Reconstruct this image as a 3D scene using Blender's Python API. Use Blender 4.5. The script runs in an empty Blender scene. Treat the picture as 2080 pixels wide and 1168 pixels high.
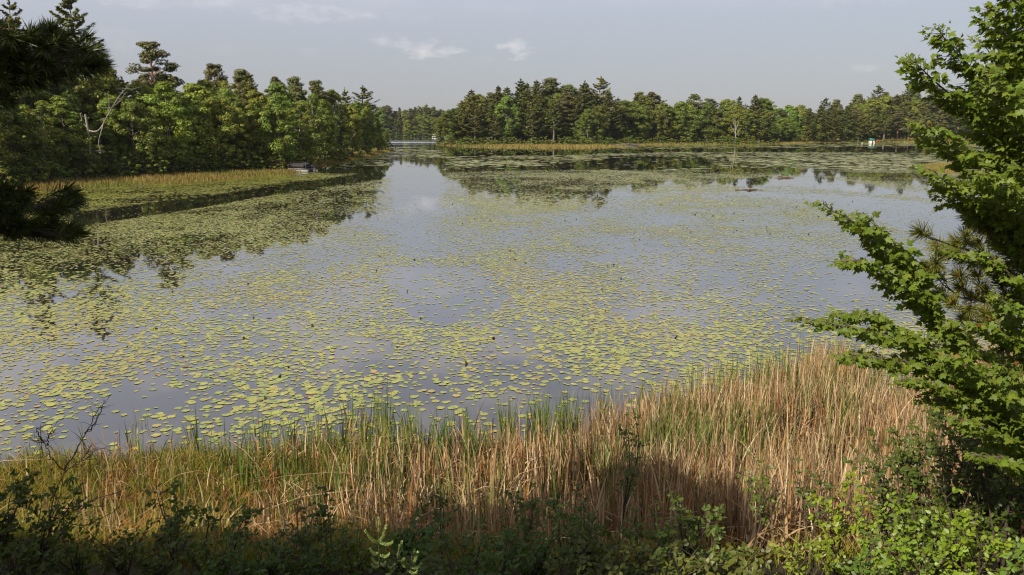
import bpy, math
import numpy as np
from mathutils import Vector

C = bpy.context.scene.collection
RNG = np.random.default_rng(11)
PI = math.pi

# ------------------------------------------------------------------ camera
F_PX, CX, CY, CAM_H = 1618.0, 1040.0, 584.0, 7.0
HORIZON = 262.0
PITCH = math.atan((CY - HORIZON) / F_PX)
cp, sp = math.cos(PITCH), math.sin(PITCH)

cam_d = bpy.data.cameras.new("camera")
cam = bpy.data.objects.new("camera", cam_d)
C.objects.link(cam)
cam.location = (0, 0, CAM_H)
cam.rotation_euler = (PI / 2 - PITCH, 0, 0)
cam_d.sensor_width = 36.0
cam_d.lens = 36.0 * F_PX / 2080.0
cam_d.clip_start = 0.1
cam_d.clip_end = 9000
bpy.context.scene.camera = cam


def ray(px, py):
    a, b = (px - CX) / F_PX, -(py - CY) / F_PX
    return np.array([a, cp + b * sp, -sp + b * cp])


def ground(px, py, z=0.0):
    d = ray(px, py)
    t = (z - CAM_H) / d[2]
    return np.array([d[0] * t, d[1] * t, z])


def at(px, py, Y):
    d = ray(px, py)
    t = Y / d[1]
    return np.array([d[0] * t, Y, CAM_H + d[2] * t])


def project(x, y, z):
    x, y, z = np.asarray(x, float), np.asarray(y, float), np.asarray(z, float) - CAM_H
    dep = y * cp - z * sp
    up = y * sp + z * cp
    dep = np.where(dep < 0.01, 0.01, dep)
    return CX + F_PX * x / dep, CY - F_PX * up / dep


# ------------------------------------------------------------------ mesh helpers
def nrm(v):
    v = np.asarray(v, float)
    return v / np.maximum(np.linalg.norm(v, axis=-1, keepdims=True), 1e-9)


class Acc:
    """collects vertices, faces of any size and one tint per vertex; build() links ONE mesh object"""

    def __init__(self):
        self.v, self.c, self.fi, self.fn, self.n = [], [], [], [], 0

    def add(self, verts, faces, tint=None):
        verts = np.asarray(verts, float).reshape(-1, 3)
        faces = np.asarray(faces, int)
        if tint is None:
            tint = np.ones(3)
        tint = np.broadcast_to(np.asarray(tint, float), (len(verts), 3))
        self.v.append(verts)
        self.c.append(tint)
        self.fi.append((faces + self.n).ravel())
        self.fn.append(np.full(len(faces), faces.shape[1]))
        self.n += len(verts)

    def mesh(self, name, mat, smooth=False):
        me = bpy.data.meshes.new(name)
        if self.n:
            v = np.concatenate(self.v)
            fi = np.concatenate(self.fi)
            fn = np.concatenate(self.fn)
            me.vertices.add(len(v))
            me.vertices.foreach_set("co", v.ravel())
            me.loops.add(len(fi))
            me.loops.foreach_set("vertex_index", fi.astype(np.int32))
            me.polygons.add(len(fn))
            st = np.concatenate([[0], np.cumsum(fn)[:-1]]).astype(np.int32)
            me.polygons.foreach_set("loop_start", st)
            if smooth:
                me.polygons.foreach_set("use_smooth", np.ones(len(fn), bool))
            c = np.concatenate(self.c)
            ca = me.attributes.new("tint", "FLOAT_COLOR", "POINT")
            ca.data.foreach_set("color", np.concatenate([c, np.ones((len(c), 1))], 1).ravel())
            me.update(calc_edges=True)
        if mat:
            me.materials.append(mat)
        return me

    def build(self, name, mat, parent=None, smooth=False):
        o = bpy.data.objects.new(name, self.mesh(name, mat, smooth))
        C.objects.link(o)
        if parent:
            o.parent = parent
        return o

    # ---- shapes
    def cards(self, c, n, t, L, W, tint):
        """leaf shaped four cornered faces at c, normal n, long axis about t"""
        N = len(c)
        t = t - n * (t * n).sum(1, keepdims=True)
        t = nrm(t)
        b = np.cross(n, t)
        L = np.broadcast_to(L, (N,))[:, None]
        W = np.broadcast_to(W, (N,))[:, None]
        v = np.stack([c - t * L * .5, c + b * W * .5 - t * L * .08, c + t * L * .5, c - b * W * .5 - t * L * .08], 1)
        f = np.arange(N * 4).reshape(N, 4)
        self.add(v, f, np.repeat(tint, 4, 0))

    def blades(self, base, face, lean, h, w, bend, tint, seg=4, kink=None):
        """grass blades: base (N,3), face (N,3) width direction, lean (N,3) horizontal bend direction"""
        N = len(base)
        s = np.linspace(0, 1, seg + 1)
        h = np.broadcast_to(h, (N,))
        w = np.broadcast_to(w, (N,))
        bend = np.broadcast_to(bend, (N,))
        z = s[None] * h[:, None] * (1 - .35 * np.minimum(bend, 1.3)[:, None] * s[None] ** 2)
        off = (bend[:, None] * s[None] ** 2) * h[:, None]
        if kink is not None:
            k = np.broadcast_to(kink, (N,))[:, None]
            over = np.maximum(s[None] - k, 0) * h[:, None]
            z = np.minimum(z, z) - over * 1.55
            off = off + over * .75
        p = base[:, None, :] + lean[:, None, :] * off[..., None]
        p[..., 2] += z
        ww = (w[:, None] * (1 - s[None] ** 2 * .93))[..., None] * .5
        v = np.stack([p - face[:, None, :] * ww, p + face[:, None, :] * ww], 2)
        idx = np.arange(N * (seg + 1) * 2).reshape(N, seg + 1, 2)
        f = np.stack([idx[:, :-1, 0], idx[:, :-1, 1], idx[:, 1:, 1], idx[:, 1:, 0]], -1).reshape(-1, 4)
        self.add(v, f, np.repeat(tint, (seg + 1) * 2, 0))

    def tube(self, pts, rad, sides=6, tint=None, cap=True):
        pts = np.asarray(pts, float)
        n = len(pts)
        rad = np.broadcast_to(np.asarray(rad, float), (n,))
        tan = np.gradient(pts, axis=0)
        tan = nrm(tan)
        ref = np.where(np.abs(tan[:, 2:3]) > .9, np.array([[1., 0, 0]]), np.array([[0, 0, 1.]]))
        a = nrm(np.cross(tan, ref))
        for i in range(1, n):
            q = a[i - 1] - tan[i] * np.dot(a[i - 1], tan[i])
            a[i] = q / max(np.linalg.norm(q), 1e-9)
        b = np.cross(tan, a)
        th = np.linspace(0, 2 * PI, sides, endpoint=False)
        ring = a[:, None] * np.cos(th)[None, :, None] + b[:, None] * np.sin(th)[None, :, None]
        v = (pts[:, None] + ring * rad[:, None, None]).reshape(-1, 3)
        i = np.arange(n - 1)[:, None] * sides
        j = np.arange(sides)[None]
        j2 = (j + 1) % sides
        f = np.stack([i + j, i + j2, i + sides + j2, i + sides + j], -1).reshape(-1, 4)
        self.add(v, f, tint)
        if cap:
            self.add(v[-sides:], [list(range(sides))], tint)
            self.add(v[:sides], [list(range(sides))[::-1]], tint)

    def box(self, lo, hi, tint=None):
        (x0, y0, z0), (x1, y1, z1) = lo, hi
        v = [(x0, y0, z0), (x1, y0, z0), (x1, y1, z0), (x0, y1, z0), (x0, y0, z1), (x1, y0, z1), (x1, y1, z1), (x0, y1, z1)]
        f = [(0, 3, 2, 1), (4, 5, 6, 7), (0, 1, 5, 4), (1, 2, 6, 5), (2, 3, 7, 6), (3, 0, 4, 7)]
        self.add(v, f, tint)

    def loft(self, rings, tint=None, cap=True):
        rings = np.asarray(rings, float)
        n, s, _ = rings.shape
        i = np.arange(n - 1)[:, None] * s
        j = np.arange(s)[None]
        j2 = (j + 1) % s
        f = np.stack([i + j, i + j2, i + s + j2, i + s + j], -1).reshape(-1, 4)
        self.add(rings.reshape(-1, 3), f, tint)
        if cap:
            self.add(rings[0], [list(range(s))[::-1]], tint)
            self.add(rings[-1], [list(range(s))], tint)


def rand_dirs(n, rng):
    return nrm(rng.normal(size=(n, 3)))


def empty(name, loc, label=None, cat=None, group=None, rz=0.0):
    o = bpy.data.objects.new(name, None)
    o.empty_display_size = .2
    C.objects.link(o)
    o.location = loc
    o.rotation_euler = (0, 0, rz)
    tag(o, label, cat, group)
    return o


def tag(o, label=None, cat=None, group=None, kind=None):
    if label:
        o["label"] = label
    if cat:
        o["category"] = cat
    if group:
        o["group"] = group
    if kind:
        o["kind"] = kind
    return o


def copy_tree(o, parent=None):
    c = o.copy()
    C.objects.link(c)
    c.parent = parent
    for ch in list(o.children):
        copy_tree(ch, c)
    return c


# ------------------------------------------------------------------ materials
def new_mat(name):
    m = bpy.data.materials.new(name)
    m.use_nodes = True
    nt = m.node_tree
    nt.nodes.clear()
    return m, nt, nt.nodes, nt.links


def leaf_mat(name, col, trans=.35, tcol=None, gloss=0.03, rough=.45, hue_var=.03, val_var=.25):
    """two sided leaf: diffuse and translucent light plus a thin shine; tint per leaf, small shift per plant"""
    m, nt, N, L = new_mat(name)
    at_ = N.new("ShaderNodeAttribute")
    at_.attribute_name = "tint"
    oi = N.new("ShaderNodeObjectInfo")
    mul = N.new("ShaderNodeMix")
    mul.data_type = 'RGBA'
    mul.blend_type = 'MULTIPLY'
    mul.inputs[0].default_value = 1
    mul.inputs[6].default_value = (*col, 1)
    L.new(at_.outputs["Color"], mul.inputs[7])
    hs = N.new("ShaderNodeHueSaturation")
    mr = N.new("ShaderNodeMapRange")
    mr.inputs[3].default_value = .5 - hue_var
    mr.inputs[4].default_value = .5 + hue_var
    mr2 = N.new("ShaderNodeMapRange")
    mr2.inputs[3].default_value = 1 - val_var
    mr2.inputs[4].default_value = 1 + val_var
    sh = N.new("ShaderNodeMath")
    sh.operation = 'MULTIPLY'
    sh.inputs[1].default_value = 7.31
    fr = N.new("ShaderNodeMath")
    fr.operation = 'FRACT'
    L.new(oi.outputs["Random"], mr.inputs[0])
    L.new(oi.outputs["Random"], sh.inputs[0])
    L.new(sh.outputs[0], fr.inputs[0])
    L.new(fr.outputs[0], mr2.inputs[0])
    L.new(mr.outputs[0], hs.inputs["Hue"])
    L.new(mr2.outputs[0], hs.inputs["Value"])
    L.new(mul.outputs[2], hs.inputs["Color"])
    d = N.new("ShaderNodeBsdfDiffuse")
    t = N.new("ShaderNodeBsdfTranslucent")
    g = N.new("ShaderNodeBsdfGlossy")
    g.inputs["Roughness"].default_value = rough
    L.new(hs.outputs[0], d.inputs[0])
    tm = N.new("ShaderNodeMix")
    tm.data_type = 'RGBA'
    tm.blend_type = 'MULTIPLY'
    tm.inputs[0].default_value = 1
    tm.inputs[7].default_value = (*(tcol or (1.25, 1.15, .5)), 1)
    L.new(hs.outputs[0], tm.inputs[6])
    L.new(tm.outputs[2], t.inputs[0])
    a = N.new("ShaderNodeMixShader")
    a.inputs[0].default_value = trans
    L.new(d.outputs[0], a.inputs[1])
    L.new(t.outputs[0], a.inputs[2])
    b = N.new("ShaderNodeMixShader")
    b.inputs[0].default_value = gloss
    L.new(a.outputs[0], b.inputs[1])
    L.new(g.outputs[0], b.inputs[2])
    o = N.new("ShaderNodeOutputMaterial")
    L.new(b.outputs[0], o.inputs[0])
    return m


def solid_mat(name, col, rough=.6, metal=0, var=.25, scale=6, spec=.4, use_tint=True):
    m, nt, N, L = new_mat(name)
    p = N.new("ShaderNodeBsdfPrincipled")
    p.inputs["Roughness"].default_value = rough
    p.inputs["Metallic"].default_value = metal
    p.inputs["Specular IOR Level"].default_value = spec
    tc = N.new("ShaderNodeTexCoord")
    no = N.new("ShaderNodeTexNoise")
    no.inputs["Scale"].default_value = scale
    no.inputs["Detail"].default_value = 5
    L.new(tc.outputs["Object"], no.inputs["Vector"])
    mr = N.new("ShaderNodeMapRange")
    mr.inputs[1].default_value = .3
    mr.inputs[2].default_value = .7
    mr.inputs[3].default_value = 1 - var
    mr.inputs[4].default_value = 1 + var
    L.new(no.outputs[0], mr.inputs[0])
    hs = N.new("ShaderNodeHueSaturation")
    L.new(mr.outputs[0], hs.inputs["Value"])
    if use_tint:
        at_ = N.new("ShaderNodeAttribute")
        at_.attribute_name = "tint"
        mul = N.new("ShaderNodeMix")
        mul.data_type = 'RGBA'
        mul.blend_type = 'MULTIPLY'
        mul.inputs[0].default_value = 1
        mul.inputs[6].default_value = (*col, 1)
        L.new(at_.outputs["Color"], mul.inputs[7])
        L.new(mul.outputs[2], hs.inputs["Color"])
    else:
        hs.inputs["Color"].default_value = (*col, 1)
    L.new(hs.outputs[0], p.inputs["Base Color"])
    o = N.new("ShaderNodeOutputMaterial")
    L.new(p.outputs[0], o.inputs[0])
    return m


M = {}
M['broad'] = leaf_mat("broad_leaf", (.185, .240, .040), trans=.34, hue_var=.03, val_var=.35)
M['birch'] = leaf_mat("birch_leaf", (.205, .250, .048), trans=.36, hue_var=.02, val_var=.2)
M['wpine'] = leaf_mat("white_pine_needle", (.155, .165, .042), trans=.15, gloss=.03, hue_var=.02, val_var=.25)
M['rpine'] = leaf_mat("red_pine_needle", (.120, .130, .046), trans=.12, gloss=.03, hue_var=.025, val_var=.2)
M['spruce'] = leaf_mat("spruce_needle", (.07, .10, .035), trans=.1, gloss=.03, hue_var=.015, val_var=.2)
M['bush'] = leaf_mat("shore_bush_leaf", (.165, .215, .036), trans=.32, hue_var=.03, val_var=.3)
M['maple'] = leaf_mat("maple_leaf", (.128, .188, .022), trans=.40, gloss=.02, rough=.5, hue_var=0, val_var=0)
M['shrub'] = leaf_mat("shrub_leaf", (.11, .185, .032), trans=.35, gloss=.03, hue_var=.02, val_var=.2)
M['needle'] = leaf_mat("pine_needle", (.085, .105, .03), trans=.12, gloss=.04, rough=.4, hue_var=0, val_var=0)
M['reed'] = leaf_mat("reed_blade", (1, 1, 1), trans=.22, tcol=(1.05, 1, .8), gloss=.02, rough=.5, hue_var=0, val_var=0)
M['pad'] = solid_mat("lily_pad", (.92, .92, .54), .30, var=.14, scale=3, spec=.6)
M['bark'] = solid_mat("grey_bark", (.16, .135, .11), .9, var=.4, scale=9)
M['rbark'] = solid_mat("red_pine_bark", (.24, .13, .085), .9, var=.4, scale=7)
M['bbark'] = solid_mat("birch_bark", (.30, .275, .24), .8, var=.3, scale=5)
M['twig'] = solid_mat("twig_bark", (.075, .055, .042), .9, var=.3, scale=20)
M['mbark'] = solid_mat("maple_bark", (.14, .11, .085), .9, var=.3, scale=15)
M['bud'] = solid_mat("pine_candle", (.42, .17, .06), .7, var=.2, scale=30)
M['alu'] = solid_mat("brushed_aluminium", (.22, .22, .235), .5, metal=.2, var=.1)
M['canvas'] = solid_mat("dark_canvas", (.035, .028, .036), .8, var=.3)
M['white'] = solid_mat("white_gelcoat", (.78, .77, .74), .35, var=.06)
M['teal'] = solid_mat("teal_canvas", (.06, .36, .29), .7, var=.1)
M['black'] = solid_mat("black_plastic", (.015, .015, .017), .4, var=.1)
M['redboat'] = solid_mat("red_hull", (.36, .10, .04), .45, var=.15)
M['blueboat'] = solid_mat("blue_hull", (.08, .18, .32), .45, var=.15)
M['wood'] = solid_mat("weathered_wood", (.20, .165, .125), .85, var=.35, scale=8)
M['pinkwall'] = solid_mat("pale_pink_siding", (.62, .43, .36), .8, var=.1)

# ------------------------------------------------------------------ the lake shores (seen along the photograph, laid on the water level)
def gpts(l):
    return np.array([ground(a, b)[:2] for a, b in l])


left_front = gpts([(-260, 420), (0, 389), (180, 381), (400, 368), (560, 355), (600, 350), (645, 338), (700, 326), (760, 314), (797, 305)])
land_left = np.concatenate([left_front, gpts([(788, 298), (770, 292)]), [(-95, 500), (-200, 640), (-600, 700), (-900, 300), (-400, 105)]])
pen_front = gpts([(893, 294), (930, 297), (1000, 299.5), (1100, 301), (1200, 300.5), (1260, 297), (1330, 294), (1450, 293), (1585, 292), (1680, 287.5), (1720, 286.5), (1790, 288), (1900, 291), (2100, 294)])
land_mid = np.concatenate([pen_front, [(420, 330), (900, 340), (1400, 900), (500, 1300), (60, 800), (10, 640), (-22, 560)], gpts([(905, 287), (890, 291)])])
land_far = np.array([ground(500, 277.5)[:2], ground(700, 277.3)[:2], ground(790, 277)[:2], ground(900, 277.4)[:2], ground(1000, 277.6)[:2], (120, 720), (700, 1500), (-900, 1500), (-700, 800)])
land_spit = np.concatenate([gpts([(1868, 338), (1895, 346), (1960, 352), (2140, 358)]), [(190, 110), (320, 120), (330, 200), (160, 215)], gpts([(1905, 329), (1880, 332)])])
near_px = [(-700, 985), (-200, 968), (0, 955), (150, 935), (400, 930), (600, 922), (700, 910), (850, 915), (1000, 925), (1100, 905), (1200, 890), (1300, 872), (1450, 842), (1600, 800), (1640, 772), (1700, 765), (1755, 790), (1775, 870), (1810, 890), (1840, 870), (1845, 800), (1930, 780), (2300, 765), (2900, 755)]
near_front = gpts(near_px)
land_near = np.concatenate([near_front, [(120, 20), (120, -120), (-120, -120), (-60, 10)]])
LANDS = [land_left, land_mid, land_far, land_spit, land_near]


def sdist(poly, x, y):
    """distance to the polygon's outline, positive inside"""
    P = np.stack([np.ravel(x), np.ravel(y)], 1)
    A, B = poly, np.roll(poly, -1, 0)
    best = np.full(len(P), 1e9)
    ins = np.zeros(len(P), bool)
    for a, b in zip(A, B):
        ab = b - a
        t = np.clip(((P - a) @ ab) / (ab @ ab), 0, 1)
        d = np.hypot(*(P - a - t[:, None] * ab).T)
        best = np.minimum(best, d)
        cond = (a[1] > P[:, 1]) != (b[1] > P[:, 1])
        with np.errstate(divide='ignore', invalid='ignore'):
            xi = (b[0] - a[0]) * (P[:, 1] - a[1]) / (b[1] - a[1]) + a[0]
        ins ^= cond & (P[:, 0] < xi)
    return np.where(ins, best, -best)


def smooth(a, b, x):
    t = np.clip((x - a) / (b - a), 0, 1)
    return t * t * (3 - 2 * t)


def terrain_z(x, y, ret_d=False):
    x, y = np.ravel(np.asarray(x, float)), np.ravel(np.asarray(y, float))
    D = [sdist(p, x, y) for p in LANDS]
    z = np.full(len(x), -9.)
    sl = [(18, .05), (60, .05), (3, .06), (12, .03)]
    for d, (flat, s) in zip(D[:4], sl):
        zz = np.where(d > 0, .02 + .18 * smooth(0, flat, d) + s * np.minimum(np.maximum(d - flat, 0), 25), .25 * d)
        z = np.maximum(z, zz)
    # hillside behind the eastern wood
    hill = 21 * np.exp(-((x - 330) / 150) ** 2 - ((y - 690) / 150) ** 2) + 17 * np.exp(-((x - 560) / 200) ** 2 - ((y - 640) / 200) ** 2)
    hill += 3 * np.exp(-((x - 40) / 60) ** 2 - ((y - 480) / 60) ** 2)
    z = np.where(D[1] > 0, z + hill * smooth(8, 120, D[1]), z)
    z = np.where(D[0] > 0, z + 3.0 * smooth(12, 60, D[0]), z)
    dn = D[4]
    bank = 5.3 * np.clip((12.6 - y + .06 * np.abs(x)) / 12, 0, 1.0) ** 1.1 * smooth(0, 6, dn)
    zn = np.where(dn > 0, .03 + .03 * np.minimum(dn, 4) + bank, np.maximum(.16 * dn, -1.6))
    z = np.maximum(z, zn)
    z = np.maximum(z, -1.6)
    return (z, D) if ret_d else z


def tz(x, y):
    return float(terrain_z([x], [y])[0])


# terrain: one sheet in rings round the camera, out to the horizon
radii = np.concatenate([[0.0], np.geomspace(2, 60, 110), np.geomspace(62, 900, 150), np.geomspace(930, 6000, 24)])
angs = np.concatenate([np.linspace(-.75, .75, 361), np.linspace(.75, 2 * PI - .75, 90)[1:-1]])
RR, AA = np.meshgrid(radii, angs, indexing='ij')
gx, gy = RR * np.sin(AA), RR * np.cos(AA)
gz, GD = terrain_z(gx, gy, True)
gz = gz + np.where(gz > .35, RNG.normal(0, .04, len(gz)), 0)
nr, na = RR.shape
idx = np.arange(nr * na).reshape(nr, na)
nx = np.roll(idx, -1, 1)
quads = np.stack([idx[:-1], idx[1:], nx[1:], nx[:-1]], -1).reshape(-1, 4)
grass_mask = np.zeros(len(gz))
for k, w in ((0, 19), (1, 66), (2, 5), (3, 60)):
    d = GD[k]
    grass_mask = np.maximum(grass_mask, np.where((d > -3) & (d < w), 1, 0) * np.clip((w - d) / 3, 0, 1))
gcol = np.outer(1 - grass_mask, [.045, .04, .024]) + np.outer(grass_mask, [.20, .165, .05])
nd = GD[4]
gcol = np.where(((nd > -1) & (gy.ravel() < 40))[:, None], np.array([.05, .04, .02]), gcol)
gcol *= RNG.uniform(.8, 1.2, (len(gz), 1))
ta = Acc()
ta.add(np.stack([gx.ravel(), gy.ravel(), gz], 1), quads, gcol)
M['earth'] = solid_mat("shore_earth", (1, 1, 1), .95, var=.35, scale=1.2, spec=.1)
tag(ta.build("ground", M['earth'], smooth=True), kind="structure")

# water: one still sheet out to the horizon
m, nt, N, L = new_mat("lake_water")
wd = N.new("ShaderNodeBsdfDiffuse")
wd.inputs["Color"].default_value = (.020, .018, .014, 1)
wg = N.new("ShaderNodeBsdfGlossy")
wg.inputs["Roughness"].default_value = .02
wg.inputs["Color"].default_value = (1, 1, 1, 1)
wf = N.new("ShaderNodeFresnel")
wf.inputs["IOR"].default_value = 1.34
wp = N.new("ShaderNodeMath")
wp.operation = 'POWER'
wp.inputs[1].default_value = .66
L.new(wf.outputs[0], wp.inputs[0])
p = N.new("ShaderNodeMixShader")
L.new(wp.outputs[0], p.inputs[0])
L.new(wd.outputs[0], p.inputs[1])
L.new(wg.outputs[0], p.inputs[2])
tc = N.new("ShaderNodeTexCoord")
n1 = N.new("ShaderNodeTexNoise")
n1.inputs["Scale"].default_value = 1.3
n1.inputs["Detail"].default_value = 3
n2 = N.new("ShaderNodeTexNoise")
n2.inputs["Scale"].default_value = .045
n2.inputs["Detail"].default_value = 3
L.new(tc.outputs["Object"], n1.inputs["Vector"])
L.new(tc.outputs["Object"], n2.inputs["Vector"])
mr = N.new("ShaderNodeMapRange")
mr.inputs[1].default_value = .42
mr.inputs[2].default_value = .68
mr.inputs[3].default_value = .15
mr.inputs[4].default_value = 1.0
L.new(n2.outputs[0], mr.inputs[0])
bp = N.new("ShaderNodeBump")
bp.inputs["Strength"].default_value = .035
bp.inputs["Distance"].default_value = .05
mm = N.new("ShaderNodeMath")
mm.operation = 'MULTIPLY'
L.new(n1.outputs[0], mm.inputs[0])
L.new(mr.outputs[0], mm.inputs[1])
L.new(mm.outputs[0], bp.inputs["Height"])
L.new(bp.outputs[0], wg.inputs["Normal"])
L.new(bp.outputs[0], wf.inputs["Normal"])
# wind ripples roughen the water of the narrows in streaks
sx = N.new("ShaderNodeSeparateXYZ")
L.new(tc.outputs["Object"], sx.inputs[0])
ya = N.new("ShaderNodeMapRange")
ya.interpolation_type = 'SMOOTHSTEP'
for i_, v_ in enumerate((285, 330, 0, 1)):
    ya.inputs[1 + i_].default_value = v_
L.new(sx.outputs[1], ya.inputs[0])
yb = N.new("ShaderNodeMapRange")
yb.interpolation_type = 'SMOOTHSTEP'
for i_, v_ in enumerate((470, 560, 1, 0)):
    yb.inputs[1 + i_].default_value = v_
L.new(sx.outputs[1], yb.inputs[0])
vm = N.new("ShaderNodeVectorMath")
vm.operation = 'MULTIPLY'
vm.inputs[1].default_value = (.008, .05, 1)
L.new(tc.outputs["Object"], vm.inputs[0])
n3 = N.new("ShaderNodeTexNoise")
n3.inputs["Scale"].default_value = 1.0
n3.inputs["Detail"].default_value = 2
L.new(vm.outputs[0], n3.inputs["Vector"])
yc = N.new("ShaderNodeMapRange")
for i_, v_ in enumerate((.46, .56, 0, .17)):
    yc.inputs[1 + i_].default_value = v_
L.new(n3.outputs[0], yc.inputs[0])
m1 = N.new("ShaderNodeMath")
m1.operation = 'MULTIPLY'
L.new(ya.outputs[0], m1.inputs[0])
L.new(yb.outputs[0], m1.inputs[1])
m2 = N.new("ShaderNodeMath")
m2.operation = 'MULTIPLY_ADD'
xa = N.new("ShaderNodeMapRange")
xa.interpolation_type = 'SMOOTHSTEP'
for i_, v_ in enumerate((-45, -20, 1, 0)):
    xa.inputs[1 + i_].default_value = v_
L.new(sx.outputs[0], xa.inputs[0])
m3 = N.new("ShaderNodeMath")
m3.operation = 'MULTIPLY'
L.new(m1.outputs[0], m3.inputs[0])
L.new(xa.outputs[0], m3.inputs[1])
L.new(m3.outputs[0], m2.inputs[0])
L.new(yc.outputs[0], m2.inputs[1])
m2.inputs[2].default_value = .02
L.new(m2.outputs[0], wg.inputs["Roughness"])
o = N.new("ShaderNodeOutputMaterial")
L.new(p.outputs[0], o.inputs[0])
M['water'] = m
wa = Acc()
ths = np.linspace(0, 2 * PI, 96, endpoint=False)
wa.add(np.concatenate([[(0, 0, 0)], np.stack([5900 * np.sin(ths), 5900 * np.cos(ths), 0 * ths], 1)]),
       [(0, 1 + (i + 1) % 96, 1 + i) for i in range(96)])
tag(wa.build("water", M['water']), kind="structure")

#@@TREES
# ------------------------------------------------------------------ trees: one mesh pair (trunk, crown) per form, shared by its copies
def crown_cards(acc, cen, rad, n, size, rng, flat=.75, tint=(1, 1, 1), up=.45, tv=.22):
    d = rand_dirs(n, rng)
    r = rad * rng.uniform(.35, 1.08, n) ** .6
    p = cen + d * r[:, None] * np.array([1, 1, flat])
    nn = nrm(d * .9 + rng.normal(size=(n, 3)) * .36 + np.array([0, 0, up]))
    t = rand_dirs(n, rng)
    s = size * rng.uniform(.65, 1.35, n)
    tt = np.array(tint) * rng.uniform(1 - tv, 1 + tv, (n, 1)) * rng.uniform(.93, 1.07, (n, 3))
    acc.cards(p, nn, t, s, s * .8, tt)


def proto_broad(seed, h, rw, base=.12, ncl=70, cards=110, size=.34, skin=.5, lean=0., droop=0., fork=True):
    rng = np.random.default_rng(seed)
    cr, tr = Acc(), Acc()
    ph = rng.uniform(0, 6.28, 4)
    tp = [(0, 0, -.3), (lean * .2 * h, .0, .3 * h), (lean * .5 * h + .02 * h, .01 * h, .6 * h), (lean * .8 * h, 0, .9 * h)]
    r0 = .014 * h + .03
    tr.tube(tp, [r0, r0 * .8, r0 * .5, r0 * .15], 6)
    for k in range(ncl):
        v = rng.beta(1.15, 1.1)
        th = rng.uniform(0, 2 * PI)
        env = math.sin(PI * min(1, .08 + .92 * v) ** .85) ** .62
        env *= 1 + .22 * math.sin(2 * th + ph[0] + 3 * v) + .16 * math.sin(3 * th + ph[1] - 5 * v)
        rr = rw * env * rng.uniform(skin, 1.0)
        z = h * (base + (1 - base) * v) - droop * rr
        c = np.array([rr * math.cos(th) + lean * z * .8, rr * math.sin(th), z])
        rad = h * rng.uniform(.03, .10) * (1.15 - .4 * v)
        br = rng.uniform(.78, 1.22)
        crown_cards(cr, c, rad, int(cards * rng.uniform(.6, 1.3)), size, rng, .7, (br * rng.uniform(.9, 1.12), br, br * rng.uniform(.8, 1.15)))
        if k % 3 == 0:
            zb = max(.12 * h, z - rr * .7 - .05 * h)
            q = np.array([lean * zb * .8, 0, zb])
            mid = (q + c) / 2 + np.array([0, 0, -.02 * h])
            tr.tube([q, mid, c], [r0 * .4, r0 * .25, r0 * .08], 4, cap=False)
    return tr, cr


def proto_wpine(seed, h, lmax, base=.2, gap=.05, cards=62, size=.42, open_=.0, upswept=.25):
    rng = np.random.default_rng(seed)
    cr, tr = Acc(), Acc()
    r0 = .012 * h + .05
    tr.tube([(0, 0, -.3), (0.01 * h, 0, .4 * h), (0, .01 * h, .8 * h), (0, 0, h)], [r0, r0 * .75, r0 * .35, .02], 6)
    z = base * h
    while z < h * .985:
        v = (z / h - base) / (1 - base)
        nb = rng.integers(4, 7)
        a0 = rng.uniform(0, 2 * PI)
        prof = (1 - v) ** .75 * (1 - .35 * (1 - v) ** 6) + .06
        wsc = rng.uniform(.72, 1.15)
        br0 = rng.uniform(.85, 1.15)
        for b in range(nb):
            if rng.random() < open_ + .08:
                continue
            th = a0 + b * 2 * PI / nb + rng.uniform(-.3, .3)
            Lb = lmax * prof * wsc * rng.uniform(.6, 1.15)
            d = np.array([math.cos(th), math.sin(th), 0])
            up = upswept + .5 * v
            s = np.linspace(0, 1, 5)
            pts = np.array([0, 0, z]) + d * (Lb * s)[:, None] + np.array([0, 0, 1]) * (Lb * up * s ** 1.6 - .12 * Lb * np.sin(PI * s) * (1 - v))[:, None]
            tr.tube(pts, np.linspace(r0 * .3 * (1 - v * .6), .015, 5), 4, cap=False)
            n = int(cards * (Lb / lmax + .22) * rng.uniform(.8, 1.2)) + 8
            u = rng.uniform(.28, 1.05, n)
            q = np.array([0, 0, z]) + d * (Lb * u)[:, None] + np.array([0, 0, 1]) * (Lb * up * u ** 1.6 - .12 * Lb * np.sin(PI * u) * (1 - v))[:, None]
            side = np.array([-d[1], d[0], 0])
            wd = Lb * .30 * np.sin(PI * np.clip(u, 0, 1) ** .8) + .12
            off = rng.normal(0, .5, n)
            q = q + side * (wd * off)[:, None] + np.array([0, 0, 1]) * (rng.normal(0, .10, n) + .05 * abs(off))[:, None]
            tdir = nrm(d + side * (off * .8)[:, None] + np.array([0, 0, .25 + v * .5]) + rng.normal(0, .25, (n, 3)))
            nn = nrm(np.array([0, 0, .75]) + d * .45 + rng.normal(0, .36, (n, 3)))
            sz = size * rng.uniform(.6, 1.3, n)
            ti = np.array([1, 1, 1]) * br0 * rng.uniform(.75, 1.25, (n, 1)) * rng.uniform(.94, 1.06, (n, 3))
            cr.cards(q, nn, tdir, sz * 1.25, sz * .55, ti)
        z += h * gap * rng.uniform(.75, 1.3) * (1 - .3 * v)
    n = 30
    q = np.array([0, 0, h]) + rng.normal(0, 1, (n, 3)) * np.array([.1, .1, .4])
    cr.cards(q, rand_dirs(n, rng), nrm(np.array([0, 0, 1]) + rng.normal(0, .3, (n, 3))), size, size * .4, np.ones((n, 3)))
    return tr, cr


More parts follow.
